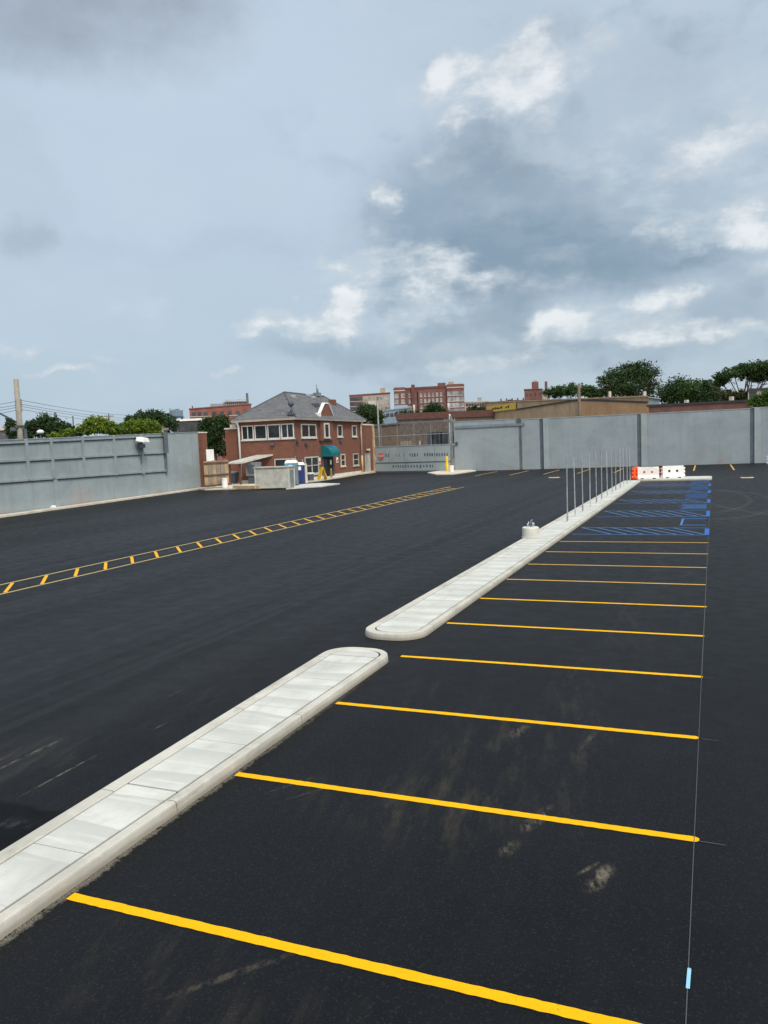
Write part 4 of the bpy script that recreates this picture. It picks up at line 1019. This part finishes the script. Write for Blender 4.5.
def lob(px, py, D, rpx, rpy, D0, base, dep=1.):
    """a leafy mass centred on a sight line at distance D, radii in metres from its apparent size"""
    p = at_dist(px, py, D); return (p.x - base[0], p.y - base[1], p.z, rpx * D / F * 1.1, rpx * D / F * 1.1 * dep, rpy * D / F * 1.1)
def px_tree(name, label, px, D, masses, kind, n, leaf, trunk_h, tr, group, **k):
    b = at_dist(px, 440, D); base = (b.x, b.y, 0)
    rnd = random.Random(k.get('seed', 1) * 13)
    return tree(name, label, base, [lob(x, y, D + rnd.uniform(-.5, .5) * rx_ * D / F, rx_, ry_, D, base, .9) for x, y, rx_, ry_ in masses], kind, n, leaf, trunk_h, tr, group, **k)
GT = 'trees beyond the walls'
px_tree('oak_tree', 'big round dark oak rising above the tan warehouse', 631, 175, [(631, 383, 22, 15), (612, 384, 12, 11), (645, 376, 13, 12), (625, 372, 15, 8), (650, 392, 9, 12), (604, 380, 7, 6), (607, 392, 8, 5), (638, 368, 12, 5), (625, 392, 16, 8)], 'dark', 7500, .36, 9, .55, GT, gap=.25, limbs=12, seed=3)
px_tree('leafy_tree', 'dark rounded tree right of the big oak', 680, 185, [(678, 391, 14, 12), (669, 396, 9, 9), (686, 395, 9, 9)], 'dark', 3200, .4, 7, .4, GT, seed=4)
px_tree('leafy_tree', 'lighter green tree behind the low red brick wall', 695, 180, [(694, 393, 13, 11), (703, 397, 9, 8)], 'mid', 2600, .4, 6, .4, GT, seed=5)
px_tree('leafy_tree', 'small dark pointed tree left of the umbrella shaped pine', 710, 170, [(709, 392, 9, 9), (713, 397, 9, 7), (707, 385, 4, 5)], 'dark', 2000, .36, 6, .35, GT, seed=6)
px_tree('umbrella_pine', 'wide umbrella shaped tree with bare limbs at the right edge', 742, 150, [(722, 378, 8, 5), (732, 374, 10, 6), (745, 370, 12, 6), (757, 368, 10, 6), (770, 368, 12, 6), (752, 376, 10, 5), (765, 377, 10, 5), (718, 383, 7, 4), (784, 372, 12, 7)], 'mid', 5600, .32, 7.5, .4, GT, limbs=14, seed=7)
px_tree('shrub', 'olive green shrubs under the umbrella shaped tree', 735, 148, [(728, 395, 12, 5), (740, 396, 10, 5), (748, 396, 8, 4)], 'olive', 1600, .32, 3, .15, None, seed=8, cat='shrub')
px_tree('shrub', 'bright green shrub at the right edge above the rear wall', 763, 122, [(758, 402, 8, 6), (768, 400, 9, 7), (778, 400, 9, 7)], 'bright', 1600, .26, 3, .15, None, seed=9, cat='shrub')
px_tree('leafy_tree', 'low green tree left of the wooden pole, over the tan warehouse', 560, 230, [(552, 392, 8, 5), (562, 391, 9, 5), (572, 390, 6, 6)], 'mid', 1800, .45, 7, .4, GT, seed=10)
px_tree('leafy_tree', 'low green tree between the wooden pole and the big oak', 588, 225, [(584, 391, 7, 6), (592, 392, 7, 5), (599, 394, 5, 4)], 'mid', 1500, .45, 7, .4, GT, seed=11)
px_tree('leafy_tree', 'dark tree between the left wall and the brick house', 214, 112, [(214, 430, 13, 12), (206, 424, 7, 7), (222, 424, 8, 8), (212, 442, 10, 8), (220, 447, 8, 9)], 'dark', 3600, .26, 4, .3, GT, seed=12)
px_tree('leafy_tree', 'dark green tree rising behind the lime bush', 150, 110, [(146, 417, 10, 7), (157, 419, 11, 8), (168, 424, 10, 8), (142, 424, 10, 6), (133, 421, 8, 6)], 'dark', 3200, .27, 4, .3, GT, seed=13)
px_tree('lime_bush', 'yellow green bush behind the left wall near the floodlight', 140, 92, [(130, 428, 10, 7), (142, 427, 10, 7), (154, 428, 8, 7), (120, 430, 8, 5)], 'lime', 3000, .22, 3, .14, None, seed=14, cat='bush')
px_tree('lime_bush', 'yellow green bush behind the middle of the left wall', 95, 88, [(96, 424, 11, 7), (108, 428, 10, 6), (86, 430, 9, 5), (72, 433, 10, 4), (58, 435, 10, 4), (116, 431, 8, 5)], 'lime', 3600, .22, 3, .14, None, seed=15, cat='bush')
px_tree('leafy_tree', 'dark tree right of the wooden utility pole', 42, 105, [(33, 427, 7, 7), (44, 424, 9, 8), (56, 427, 9, 7), (66, 428, 8, 5), (28, 434, 8, 5), (48, 433, 12, 5)], 'dark', 3000, .27, 4, .3, GT, seed=16)
px_tree('leafy_tree', 'small dark tree left of the wooden utility pole', 10, 115, [(10, 425, 4.5, 6), (13, 432, 6, 5)], 'dark', 900, .27, 4, .25, GT, seed=17)
px_tree('leafy_tree', 'dark tree left of the gate, before the pale apartments', 369, 170, [(366, 413, 9, 9), (376, 418, 8, 8), (362, 420, 6, 8), (372, 408, 5, 4)], 'dark', 2600, .36, 6, .35, GT, seed=18)
px_tree('leafy_tree', 'round dark tree in front of the large red brick apartments', 434, 260, [(434, 409, 9, 6), (428, 412, 6, 4), (441, 412, 6, 4)], 'dark', 1800, .5, 5, .4, GT, seed=19)
px_tree('hedge', 'strip of dark green hedge above the long brown roof', 412, 240, [(403, 413, 7, 2.6), (414, 413, 7, 2.6)], 'dark', 800, .45, 2, .2, None, seed=20, cat='hedge')
px_tree('leafy_tree', 'small dark tree left of the yellow sign', 481, 240, [(474, 410, 6, 3.5), (484, 410, 6, 4)], 'dark', 900, .5, 4, .3, GT, seed=21)

# ------------------------------------------------------------------ buildings beyond the walls
def frame_px(pxl, pxr, DL, DR, py=420):
    a = at_dist(pxl, py, DL); b = at_dist(pxr, py, DR)
    return (a.x, a.y, 0), math.atan2(b.y - a.y, b.x - a.x), (Vector((b.x, b.y)) - Vector((a.x, a.y))).length
def zat(px, py, D): return at_dist(px, py, D).z
def block(name, label, pxl, pxr, DL, DR, pytop, m, depth=14, cat='building', roofm=None, parapet=.5, group=None, back=None):
    loc, rz, L = frame_px(pxl, pxr, DL, DR)
    t_ = thing(name, label, cat, loc, rz, group)
    z0, z1 = zat(pxl, pytop[0], DL), zat(pxr, pytop[1], DR)
    sk = 0
    if back is not None:                         # far end wall runs along the street beside it, not square to the front
        q_ = at_dist(back, 420, DR + depth); q_ = Vector((q_.x - loc[0], q_.y - loc[1])); ux = Vector((math.cos(rz), math.sin(rz))); sk = q_.dot(ux) - L; depth = q_.dot(Vector((-ux.y, ux.x)))
    a = MB(); a.hexa([(0, 0, -.1), (L, 0, -.1), (L + sk, depth, -.1), (sk, depth, -.1), (0, 0, z0), (L, 0, z1), (L + sk, depth, z1), (sk, depth, z0)]); a.build('wall', m, t_)
    if roofm:
        a = MB(); a.hexa([(-.2, -.25, z0 + .003), (L + .2, -.25, z1 + .003), (L + sk + .2, depth + .2, z1 + .003), (sk - .2, depth + .2, z0 + .003), (-.2, -.25, z0 + parapet), (L + .2, -.25, z1 + parapet), (L + sk + .2, depth + .2, z1 + parapet), (sk - .2, depth + .2, z0 + parapet)])
        a.build('parapet', roofm, t_)
    return t_, L, z0, z1
def wins(t_, xs_, zs_, w_, h_, glass, frame=None, y=0.):
    for x in xs_:
        for z in zs_:
            o = box('window', glass, t_, x - w_ / 2, x + w_ / 2, y - .05, y + .2, z - h_ / 2, z + h_ / 2)
            if frame: box('surround', frame, o, x - w_ / 2 - .12, x + w_ / 2 + .12, y - .16, y - .051, z - h_ / 2 - .3, z - h_ / 2)
FB = mat('far_brick', (.175, .078, .064), .9, var=.2, scale=.3, fine=.3)
FBD = mat('far_brick_dark', (.13, .055, .05), .9, var=.2, scale=.3)
FBP = mat('far_buff_brick', (.36, .30, .24), .9, var=.15, scale=.3, fine=.2)
FTAN = mat('tan_brick', (.44, .31, .195), .9, var=.22, scale=.35, fine=.35, dirt=(.22, .15, .10))
FTAN2 = mat('orange_tan_brick', (.50, .29, .155), .9, var=.15, scale=.3, fine=.25)
FPALE = mat('pale_stone', (.50, .46, .40), .85, var=.12)
FWIN = mat('far_window', (.26, .26, .27), .35, var=.5, scale=.25)
FWIND = mat('far_window_dark', (.05, .055, .065), .3, var=.5, scale=.3)
FROOF = mat('dark_roofing', (.06, .055, .055), .9)
FRED = mat('red_brown_roof', (.12, .055, .045), .9)
FGREY = mat('grey_sheet', (.25, .27, .30), .7)
FBLUE = mat('blue_grey_sheet', (.18, .24, .30), .7)
# large red apartment house
D = 460
t_, L, z0, z1 = block('apartment_building', 'large red brick apartment building with pale window bays above the gate', 395, 465, D, D, (390.5, 386.5), FB, 18, roofm=FBD, parapet=1.2)
fl_ = [zat(430, y, D) for y in (394.5, 400.3, 406.2, 412)]
u = L / 70
wins(t_, [u * k for k in (15.5, 20, 27, 31, 35, 39, 43, 47)], fl_, 1.3, 2.0, FWIN, FPALE)
for x0, x1, m_ in ((.5, 11, FB), (53, 69.5, FB)):
    box('bay', m_, t_, u * x0, u * x1, -1.5, -.005, 0, (z0 if x0 < 5 else z1) + 1.6)
    wins(t_, [u * (x0 + 2 + (x1 - x0 - 4) * k / (1 if x0 < 5 else 3)) for k in range(2 if x0 < 5 else 4)], fl_, 2.2, 2.3, FWIN, FPALE, y=-1.5)
    box('cornice', FPALE, t_, u * x0 - .2, u * x1 + .2, -1.8, -1.502, (z0 if x0 < 5 else z1) - .6, (z0 if x0 < 5 else z1) - .1)
box('stair_tower', FBD, t_, u * 17.5, u * 21, -1.2, 3, 0, zat(414, 384.8, D)); box('roof_house', FB, t_, u * 44, u * 52, 3, 9, z0, z0 + 3.4); box('roof_house', FBP, t_, u * 55, u * 60, 2, 8, z1, z1 + 3.2)
box('stair_recess', DARK, t_, u * 23, u * 24.2, -.06, .1, 0, z0 - 1)
# left pale / red apartments
D = 520
t_, L, z0, z1 = block('apartment_building', 'smaller pale and red apartment block left of the large red one', 350.5, 391, D, D, (396.5, 393.8), FBP, 18, roofm=FBD, parapet=1.0)
u = L / 40.5; fl_ = [zat(370, y, D) for y in (399, 404, 409)]
box('red_wing', FB, t_, 0, u * 13, -1.2, -.005, 0, z0 + .5); wins(t_, [u * k for k in (2, 5, 8, 11)], fl_, 2.0, 2.2, FWIND, FPALE, y=-1.2)
wins(t_, [u * k for k in (16, 20, 24, 28, 32, 36, 39)], fl_, 1.6, 2.0, FWIN)
box('roof_house', FBP, t_, u * 31, u * 36, 2, 8, z1, z1 + 4.2); box('pale_bay', FPALE, t_, u * 18, u * 26, -1., -.006, 0, zat(372, 401, D))
# buff blocks right of the large red one
D = 540
t_, L, z0, z1 = block('apartment_building', 'low buff apartment block right of the large red one', 465, 489, D, D, (402.5, 401.5), FBP, 16, roofm=FPALE, parapet=.6)
wins(t_, [L * k / 9 for k in range(1, 9)], [zat(477, 404.5, D), zat(477, 408.5, D)], 1.5, 1.8, FWIND)
box('roof_house', FBP, t_, L * .55, L * .72, 2, 8, z0, z0 + 3)
# white houses before the apartments
D = 330
t_, L, z0, z1 = block('white_house', 'pale grey blue houses below the large red apartments', 384, 412, D, D, (411.5, 407.5), FBLUE, 12, cat='house', roofm=FGREY)
a = MB(); a.hexa([(L * .35, -.3, z1 - .5), (L * .95, -.3, z1 - .5), (L * .95, 9, z1 - .5), (L * .35, 9, z1 - .5), (L * .45, 3, z1 + 1.3), (L * .85, 3, z1 + 1.3), (L * .85, 5, z1 + 1.3), (L * .45, 5, z1 + 1.3)]); a.build('roof', FBLUE, t_)
wins(t_, [L * k / 7 for k in range(1, 7)], [z0 - 1.6], 1.3, 1.4, FWIND)
D = 250
t_, L, z0, z1 = block('long_shed', 'long low shed with brown roof edge behind the gate', 397, 497, D * .8, D * .78, (420, 416.2), mat('shed_brick', (.13, .10, .085), .9, var=.25), 14, cat='shed', roofm=FRED, parapet=1.6)
wins(t_, [L * (.34 + .043 * k) for k in range(0, 6)], [zat(435, 438.5, D * .8)], 1.7, 3.1, FWIND, FPALE)
box('timber_door', WOOD, t_, L * .02, L * .15, -.12, -.003, 0, 4.6); box('pale_post', FPALE, t_, L * .22, L * .235, -.3, -.005, 0, 4.5)
for x, px in ((L * .17, 414), (L * .52, 452)): a = MB(); a.tube([(x, 1, z0 + 1.5), (x, 1, z0 + 3.6)], .28, 8); a.build('vent_pipe', FPALE, t_)
# things behind the bars of the gate
p = at_dist(384, 444, 150)
sk = thing('skip', 'green waste skip seen through the bars of the gate', 'skip', (p.x, p.y, 0), R(20))
a = MB(); a.hexa([(-1.4, -1, .1), (1.4, -1, .1), (1.4, 1, .1), (-1.4, 1, .1), (-1.9, -1.1, 2.9), (1.9, -1.1, 2.9), (1.9, 1.1, 2.9), (-1.9, 1.1, 2.9)]); a.build('hopper', GREEN, sk)
box('rim', DSTEEL, sk, -1.95, 1.95, -1.15, 1.15, 2.902, 3.0)
for px, lab in ((379.5, 'white van nose left of the green skip, behind the gate'), (394.5, 'white van nose right of the green skip, behind the gate')):
    p = at_dist(px, 446, 146)
    v_ = thing('parked_van', lab, 'van', (p.x, p.y, 0), R(20), 'vans parked behind the gate')
    a = MB(); a.hexa([(-.95, -2.4, .45), (.95, -2.4, .45), (.95, 2.4, .45), (-.95, 2.4, .45), (-.9, -2.3, 1.5), (.9, -2.3, 1.5), (.9, 2.4, 2.6), (-.9, 2.4, 2.6)]); a.build('body', WHITE, v_, bev=.15)
    a = MB(); a.hexa([(-.8, -1.2, 1.95), (.8, -1.2, 1.95), (.8, 2.2, 2.62), (-.8, 2.2, 2.62), (-.75, -.6, 2.7), (.75, -.6, 2.7), (.75, 2.2, 3.1), (-.75, 2.2, 3.1)]); a.build('cab', GREYP, v_, bev=.1)
    for x in (-.95, .8):
        for y in (-1.6, 1.6): MB().tube([(x, y, .42), (x + .16, y, .42)], .42, 14).build('wheel', BLACK, v_)
    for x in (-.65, .65): MB().box(x - .2, x + .2, -2.44, -2.38, .9, 1.15).build('headlight', GALV, v_)
t_, L, z0, z1 = block('timber_shed', 'brown timber shed behind the left end of the gate', 374, 399, 165, 165, (427, 424.5), mat('shed_timber', (.12, .085, .06), .9, var=.35, scale=.8, fine=.4), 5, cat='shed', roofm=FROOF, parapet=.4)
wins(t_, [L * .45], [2.4], 1.6, 1.2, FWIND, FPALE)
# tan warehouse
t_, L, z0, z1 = block('warehouse', 'long tan brick warehouse with yellow sign behind the rear wall', 486, 649, 200, 140, (402.8, 397.0), FTAN, 30, cat='warehouse', roofm=FTAN, parapet=.25, back=640)
zA, zB = zat(486, 409, 200), zat(649, 401.5, 140)
xm = None
def fx(px, t_=t_, L=L):
    p = at_dist(px, 400, 1000); nrm = Vector((-math.sin(t_.rotation_euler.z), math.cos(t_.rotation_euler.z))); o_ = Vector(t_.location[:2]); d_ = Vector((p.x, p.y)); q_ = d_ * (o_.dot(nrm) / d_.dot(nrm)) - o_
    return q_.dot(Vector((math.cos(t_.rotation_euler.z), math.sin(t_.rotation_euler.z))))
def fz(px, py, t_=t_):
    nrm = Vector((-math.sin(t_.rotation_euler.z), math.cos(t_.rotation_euler.z))); o_ = Vector(t_.location[:2]); d_ = ray(px, py); return H + d_.z * (o_.dot(nrm) / Vector((d_.x, d_.y)).dot(nrm))
m1 = fx(580)
a = MB(); bar_pts = [(fx(516), fz(516, 409.5)), (m1, fz(580, 399.6)), (fx(648), fz(648, 402.2))]
for (xa, za), (xb, zb) in zip(bar_pts, bar_pts[1:]):
    a.hexa([(xa, -.25, za - .14), (xb, -.25, zb - .14), (xb, -.003, zb - .14), (xa, -.003, za - .14), (xa, -.25, za + .14), (xb, -.25, zb + .14), (xb, -.003, zb + .14), (xa, -.003, za + .14)])
a.build('string_course', FROOF, t_)
a = MB(); xa, xb = fx(582), fx(648.5); a.hexa([(xa, -.1, 2), (xb, -.1, 2), (xb, -.004, 2), (xa, -.004, 2), (xa, -.1, fz(582, 400.8)), (xb, -.1, fz(648, 403.0)), (xb, -.004, fz(648, 403.0)), (xa, -.004, fz(582, 400.8))]); a.build('lower_wall', FTAN2, t_)
for px in (604, 638.5):
    x = min(fx(px), L - .5); a = MB(); a.box(x - .2, x + .2, 1.0, 1.4, z1 - 1.5, fz(px, 391.5)); a.build('chimney_pot', FPALE, t_)
x0, x1 = fx(488.5), fx(516.8)
sgn = box('sign_board', mat('yellow_sign', (.62, .42, .06), .6, var=.1), t_, x0, x1, -.45, -.26, fz(502, 411.0), fz(502, 404.5))
a = MB()
for k, (f0, f1) in enumerate(((.20, .28), (.30, .35), (.37, .47), (.50, .56), (.68, .72), (.75, .80))):
    zz0, zz1 = fz(502, 408.6), fz(502, 406.6); a.box(x0 + (x1 - x0) * f0, x0 + (x1 - x0) * f1, -.50, -.455, zz0, zz1 if k % 2 else zz1 - .15)
a.build('lettering', BLACK, sgn)
a = MB()
for k in range(18): 
    px = 497 + k * 2.0 + random.uniform(-.6, .6); x = fx(px); a.box(x - .4, x + .4, 3, 4, fz(px, 402.5), fz(px, 400.6 + random.uniform(-.9, .6)))
a.build('roof_plant', FROOF, t_)
# low red wall continuing to the right
t_, L, z0, z1 = block('brick_shed', 'low red brick shed with dark roof edge right of the tan warehouse', 648.5, 752, 132, 124, (407.0, 401.8), mat('shed_red', (.29, .14, .11), .9, var=.25, scale=.4, fine=.3), 20, cat='shed', roofm=FROOF, parapet=.35)
for x in (L * .35, L * .78): box('roof_vent', FPALE, t_, x - .25, x + .25, 1, 1.5, z1, z1 + 1.0)
t_, L, z0, z1 = block('roof_hut', 'small blue grey metal hut at the right end of the tan warehouse', 648.8, 660, 146, 146, (397.5, 399.5), FBLUE, 6, cat='hut', roofm=FGREY, parapet=.2)
t_, L, z0, z1 = block('white_house', 'pale house behind the shrubs at the right edge', 748, 790, 142, 142, (391.0, 388.5), mat('pale_plaster', (.50, .47, .36), .8), 8, cat='house', roofm=FROOF, parapet=.35)
wins(t_, [L * .12, L * .42, L * .58], [zat(760, 396, 142)], 1.1, 1.6, FWIND)
# red tower building with chimney
D = 420
t_, L, z0, z1 = block('brick_mill', 'red brick mill with square tower and tall chimney behind the warehouse', 525, 543, D, D, (390, 389.5), FB, 12, roofm=FBD, parapet=.5)
box('tower', FB, t_, L * .42, L * .80, 2, 8, z0 - 1, zat(536, 381.5, D)); box('tower_cap', FBP, t_, L * .5, L * .72, 3, 7, zat(536, 381.5, D) + .005, zat(536, 380, D))
a = MB(); x = L * 1.22; a.tube([(x, 3, 0), (x, 3, zat(547, 381, D))], [.95, .7], 12); a.build('chimney', FBD, t_)
box('low_wing', FBP, t_, L * 1.02, L * 1.4, 0, 8, 0, zat(546, 390.5, D)); wins(t_, [L * .15, L * .35, L * .6, L * .85], [z0 - 2.5], 1.0, 1.6, FWIND)
# far skyline strip left of the mill
D = 600
t_, L, z0, z1 = block('terrace', 'far dark terrace roofs between yellow sign and red mill', 498, 526, D, D, (402, 400.5), FBP, 10, roofm=FROOF, parapet=.6)
for k in range(5): box('chimney', FBD, t_, L * (k + .5) / 5, L * (k + .5) / 5 + 1, 2, 3.5, z0, z0 + 2.4)
# red works with roof plant and stack, left of the house
D = 300
t_, L, z0, z1 = block('factory', 'red brick factory with rooftop plant and dark stack left of the house', 190, 252, D, D, (409.5, 404.5), mat('factory_red', (.235, .092, .07), .9, var=.25, scale=.3, fine=.3), 16, cat='factory', roofm=FB, parapet=.4)
u = L / 62
box('roof_plant', FGREY, t_, u * 21, u * 36, 2, 8, z0, zat(215, 403.5, D)); box('roof_plant', FBLUE, t_, u * 36, u * 60, 2, 9, z0, zat(230, 400.8, D))
box('roof_plant', FROOF, t_, u * 34, u * 58, 1.5, 1.9, zat(228, 402.8, D), zat(228, 402.0, D))
a = MB()
for k in range(12): a.tube([(u * (37 + k * 2), 1.8, z0), (u * (37 + k * 2), 1.8, zat(230, 399.6, D))], .12, 5)
a.tube([(u * 36, 1.8, zat(230, 399.8, D)), (u * 60, 1.8, zat(230, 398.8, D))], .14, 5); a.build('roof_railing', FPALE, t_)
a = MB(); a.tube([(u * 58.6, 2, 0), (u * 58.6, 2, zat(248.6, 392.8, D))], [.55, .45], 12); a.build('stack', DSTEEL, t_)
a = MB(); a.tube([(u * 3, 2, z0), (u * 3, 2, zat(193, 405.5, D))], .22, 8); a.build('flue', DSTEEL, t_)
wins(t_, [u * k for k in (4, 10, 16, 24, 32, 40, 48, 56)], [zat(220, 413.5, D)], 1.4, 1.6, FWIND)
box('string_course', FPALE, t_, 0, L, -.15, -.003, zat(220, 416.2, D), zat(220, 415.6, D))
D = 200
t_, L, z0, z1 = block('low_warehouse', 'low white roofed warehouse between the left wall and the factory', 177, 206, D, D, (421.5, 420.0), FROOF, 14, cat='warehouse', roofm=WHITE, parapet=.5)
wins(t_, [L * k / 5 for k in range(1, 5)], [z0 - 1.6], 1.6, 1.4, FWIND)
D = 150
t_, L, z0, z1 = block('low_warehouse', 'grey shed with pale roof left of the wooden pole', -16, 9.5, D, D, (432.0, 429.6), mat('shed_dark', (.10, .10, .12), .9), 12, cat='warehouse', roofm=FPALE, parapet=.6)
wins(t_, [L * k / 7 for k in range(1, 7)], [z0 - 2.2], 1.6, 1.2, FWIN)
D = 230
p = at_dist(175, 420, D)
wt = thing('water_tank', 'small dark steel tank on legs above the left wall end', 'water tank', (p.x, p.y, 0))
zb, zt_ = zat(175, 417, D), zat(175, 410, D)
for x in (-1.4, 1.4):
    for y in (-1.4, 1.4): box('leg', DSTEEL, wt, x - .18, x + .18, y - .18, y + .18, -.1, zb)
box('tank', FBLUE, wt, -.4, 1.8, -1.6, 1.6, zb + .002, zt_ , bev=.2); box('platform', DSTEEL, wt, -1.9, 1.9, -1.8, 1.8, zb - .25, zb); a = MB(); a.tube([(-1.5, 0, zb), (-1.5, 0, zt_ + .6)], .12, 6); a.tube([(-1.5, 0, zt_), (1.6, 0, zt_ + .2)], .1, 6); a.build('pipework', DSTEEL, wt)

# ------------------------------------------------------------------ poles and wires
def pole(name, label, px, D, pytop, r, m, arms=None, cat='pole', group=None, pyb=440):
    b = at_dist(px, pyb, D); zt_ = zat(px, pytop, D)
    t_ = thing(name, label, cat, (b.x, b.y, 0), -math.atan2(b.x, b.y), group)
    a = MB(); a.tube([(0, 0, -.1), (0, 0, zt_ * .5), (0, 0, zt_)], [r * 1.15, r, r * .8], 10); a.build('shaft', m, t_)
    for z, w_ in (arms or []):
        box('crossarm', WOOD, t_, -w_, w_, -r - .1, -r, zt_ - z - .1, zt_ - z + .1)
        for x in (-w_ * .85, -w_ * .4, w_ * .4, w_ * .85): MB().lathe([(.05, 0), (.08, .06), (.04, .2)], 8, (x, -r - .05, zt_ - z + .101)).build('insulator', GREYP, t_)
    return t_, b, zt_
PW = mat('grey_timber', (.27, .245, .21), .9, var=.3, scale=1.5, fine=.4)
up, ub, uz = pole('utility_pole', 'thick weathered timber utility pole behind the left wall', 20.8, 72, 379, .25, PW)
box('clamp_band', DSTEEL, up, -.36, .36, -.36, .36, zat(21, 426.5, 72), zat(21, 425.2, 72)); box('transformer_box', DSTEEL, up, -.75, -.3, -.3, .3, zat(21, 431, 72), zat(21, 427.5, 72), bev=.05); box('service_box', DSTEEL, up, .28, .52, -.25, .25, zat(21, 440, 72), zat(21, 429, 72))
box('side_plate', WOOD, up, .2, .3, -.1, .1, zat(18, 412, 72), zat(18, 399, 72))
a = MB(); a.tube([(-.1, 0, zat(19, 423.0, 72)), (-.9, -.2, zat(10, 417, 72)), (-1.7, -.4, zat(1, 411.4, 72)), (-2.6, -.4, zat(-8, 411, 72))], .07, 8); a.build('lamp_arm', DSTEEL, up)
for k, (y0, y1, y2) in enumerate(((403.0, 401.6, 410.5), (405.5, 404.4, 413.2), (408.8, 406.6, 415.4), (412, 409.5, 418.2))):
    A = at_dist(-40, y0 + 1, 70); B = at_dist(20, y1 - (1.5 if k == 0 else .4), 72); Cc = at_dist(178, y2, 215)
    pts = []
    for (p, q, sag) in ((A, B, .25), (B, Cc, 1.3)):
        for j in range(13):
            f = j / 12
            if p is B and j == 0: continue
            r_ = p.lerp(q, f); r_.z -= sag * 4 * f * (1 - f); pts.append(r_)
    a = MB(); a.tube(pts, .018, 5); o = a.build('overhead_wire', mat('wire', (.06, .07, .08), .6))
    tag(o, ('topmost', 'second highest', 'second lowest', 'lowest')[k] + ' of the four overhead wires at the timber utility pole', 'wire', 'overhead wires beyond the left wall')
for px, D, top, ds, arms in ((57, 130, 412.5, 'thin dark distant pole above the dark tree right of the timber pole', None), (74.5, 190, 416, 'very thin distant pole left of the tall lime bush', None), (110.5, 180, 413.5, 'distant pole with short crossarm above the lime bushes', [(.6, 1.0)])):
    pole('distant_pole', ds, px, D, top, .22 if D < 150 else .18, DSTEEL, arms, group='distant poles beyond the left wall')
pole('wooden_pole', 'tall timber pole standing before the tan warehouse', 580, 132, 383.5, .24, mat('brown_timber', (.16, .12, .09), .9, var=.3, fine=.3), None)
pole('street_pole', 'slim grey pole rising behind the left end of the gate', 379, 125, 402, .14, mat('grey_pole', (.24, .25, .25), .6), None)
pole('street_pole', 'short pale pole with lamp above the right end of the gate', 450.5, 112, 414, .14, CREAM, [(.9, .8)])
pl, pb, pz = pole('street_lamp', 'white domed lamp on a pole behind the left wall', 41, 80, 433, .09, DSTEEL, None, 'street lamp')
a = MB(); a.lathe([(.1, pz - .05), (.3, pz), (.33, pz + .12), (.22, pz + .26), (.06, pz + .31)], 16); a.build('lamp_dome', WHITE, pl)
for px, py, ds in ((163, 431, 'short dark stub post standing on the left wall near its end'), ):
    b = at_dist(px + 3, 440, math.hypot(*G(166, 494)[:2]) + .3)
    pp = thing('wall_stub', ds, 'stub post', (b.x, b.y, b.z - .9), rzL); box('stub', mat('mid_steel', (.12, .145, .165), .6), pp, -.16, .16, -.14, .14, -.4, zat(163, 429.5, 80) - b.z + .9); box('stub_cap', WOOD, pp, -.26, .26, -.24, .24, zat(163, 429.5, 80) - b.z + .902, zat(163, 429.5, 80) - b.z + 1.15)
sc = bpy.context.scene; sc.cycles.max_bounces = 6; sc.cycles.use_denoising = True
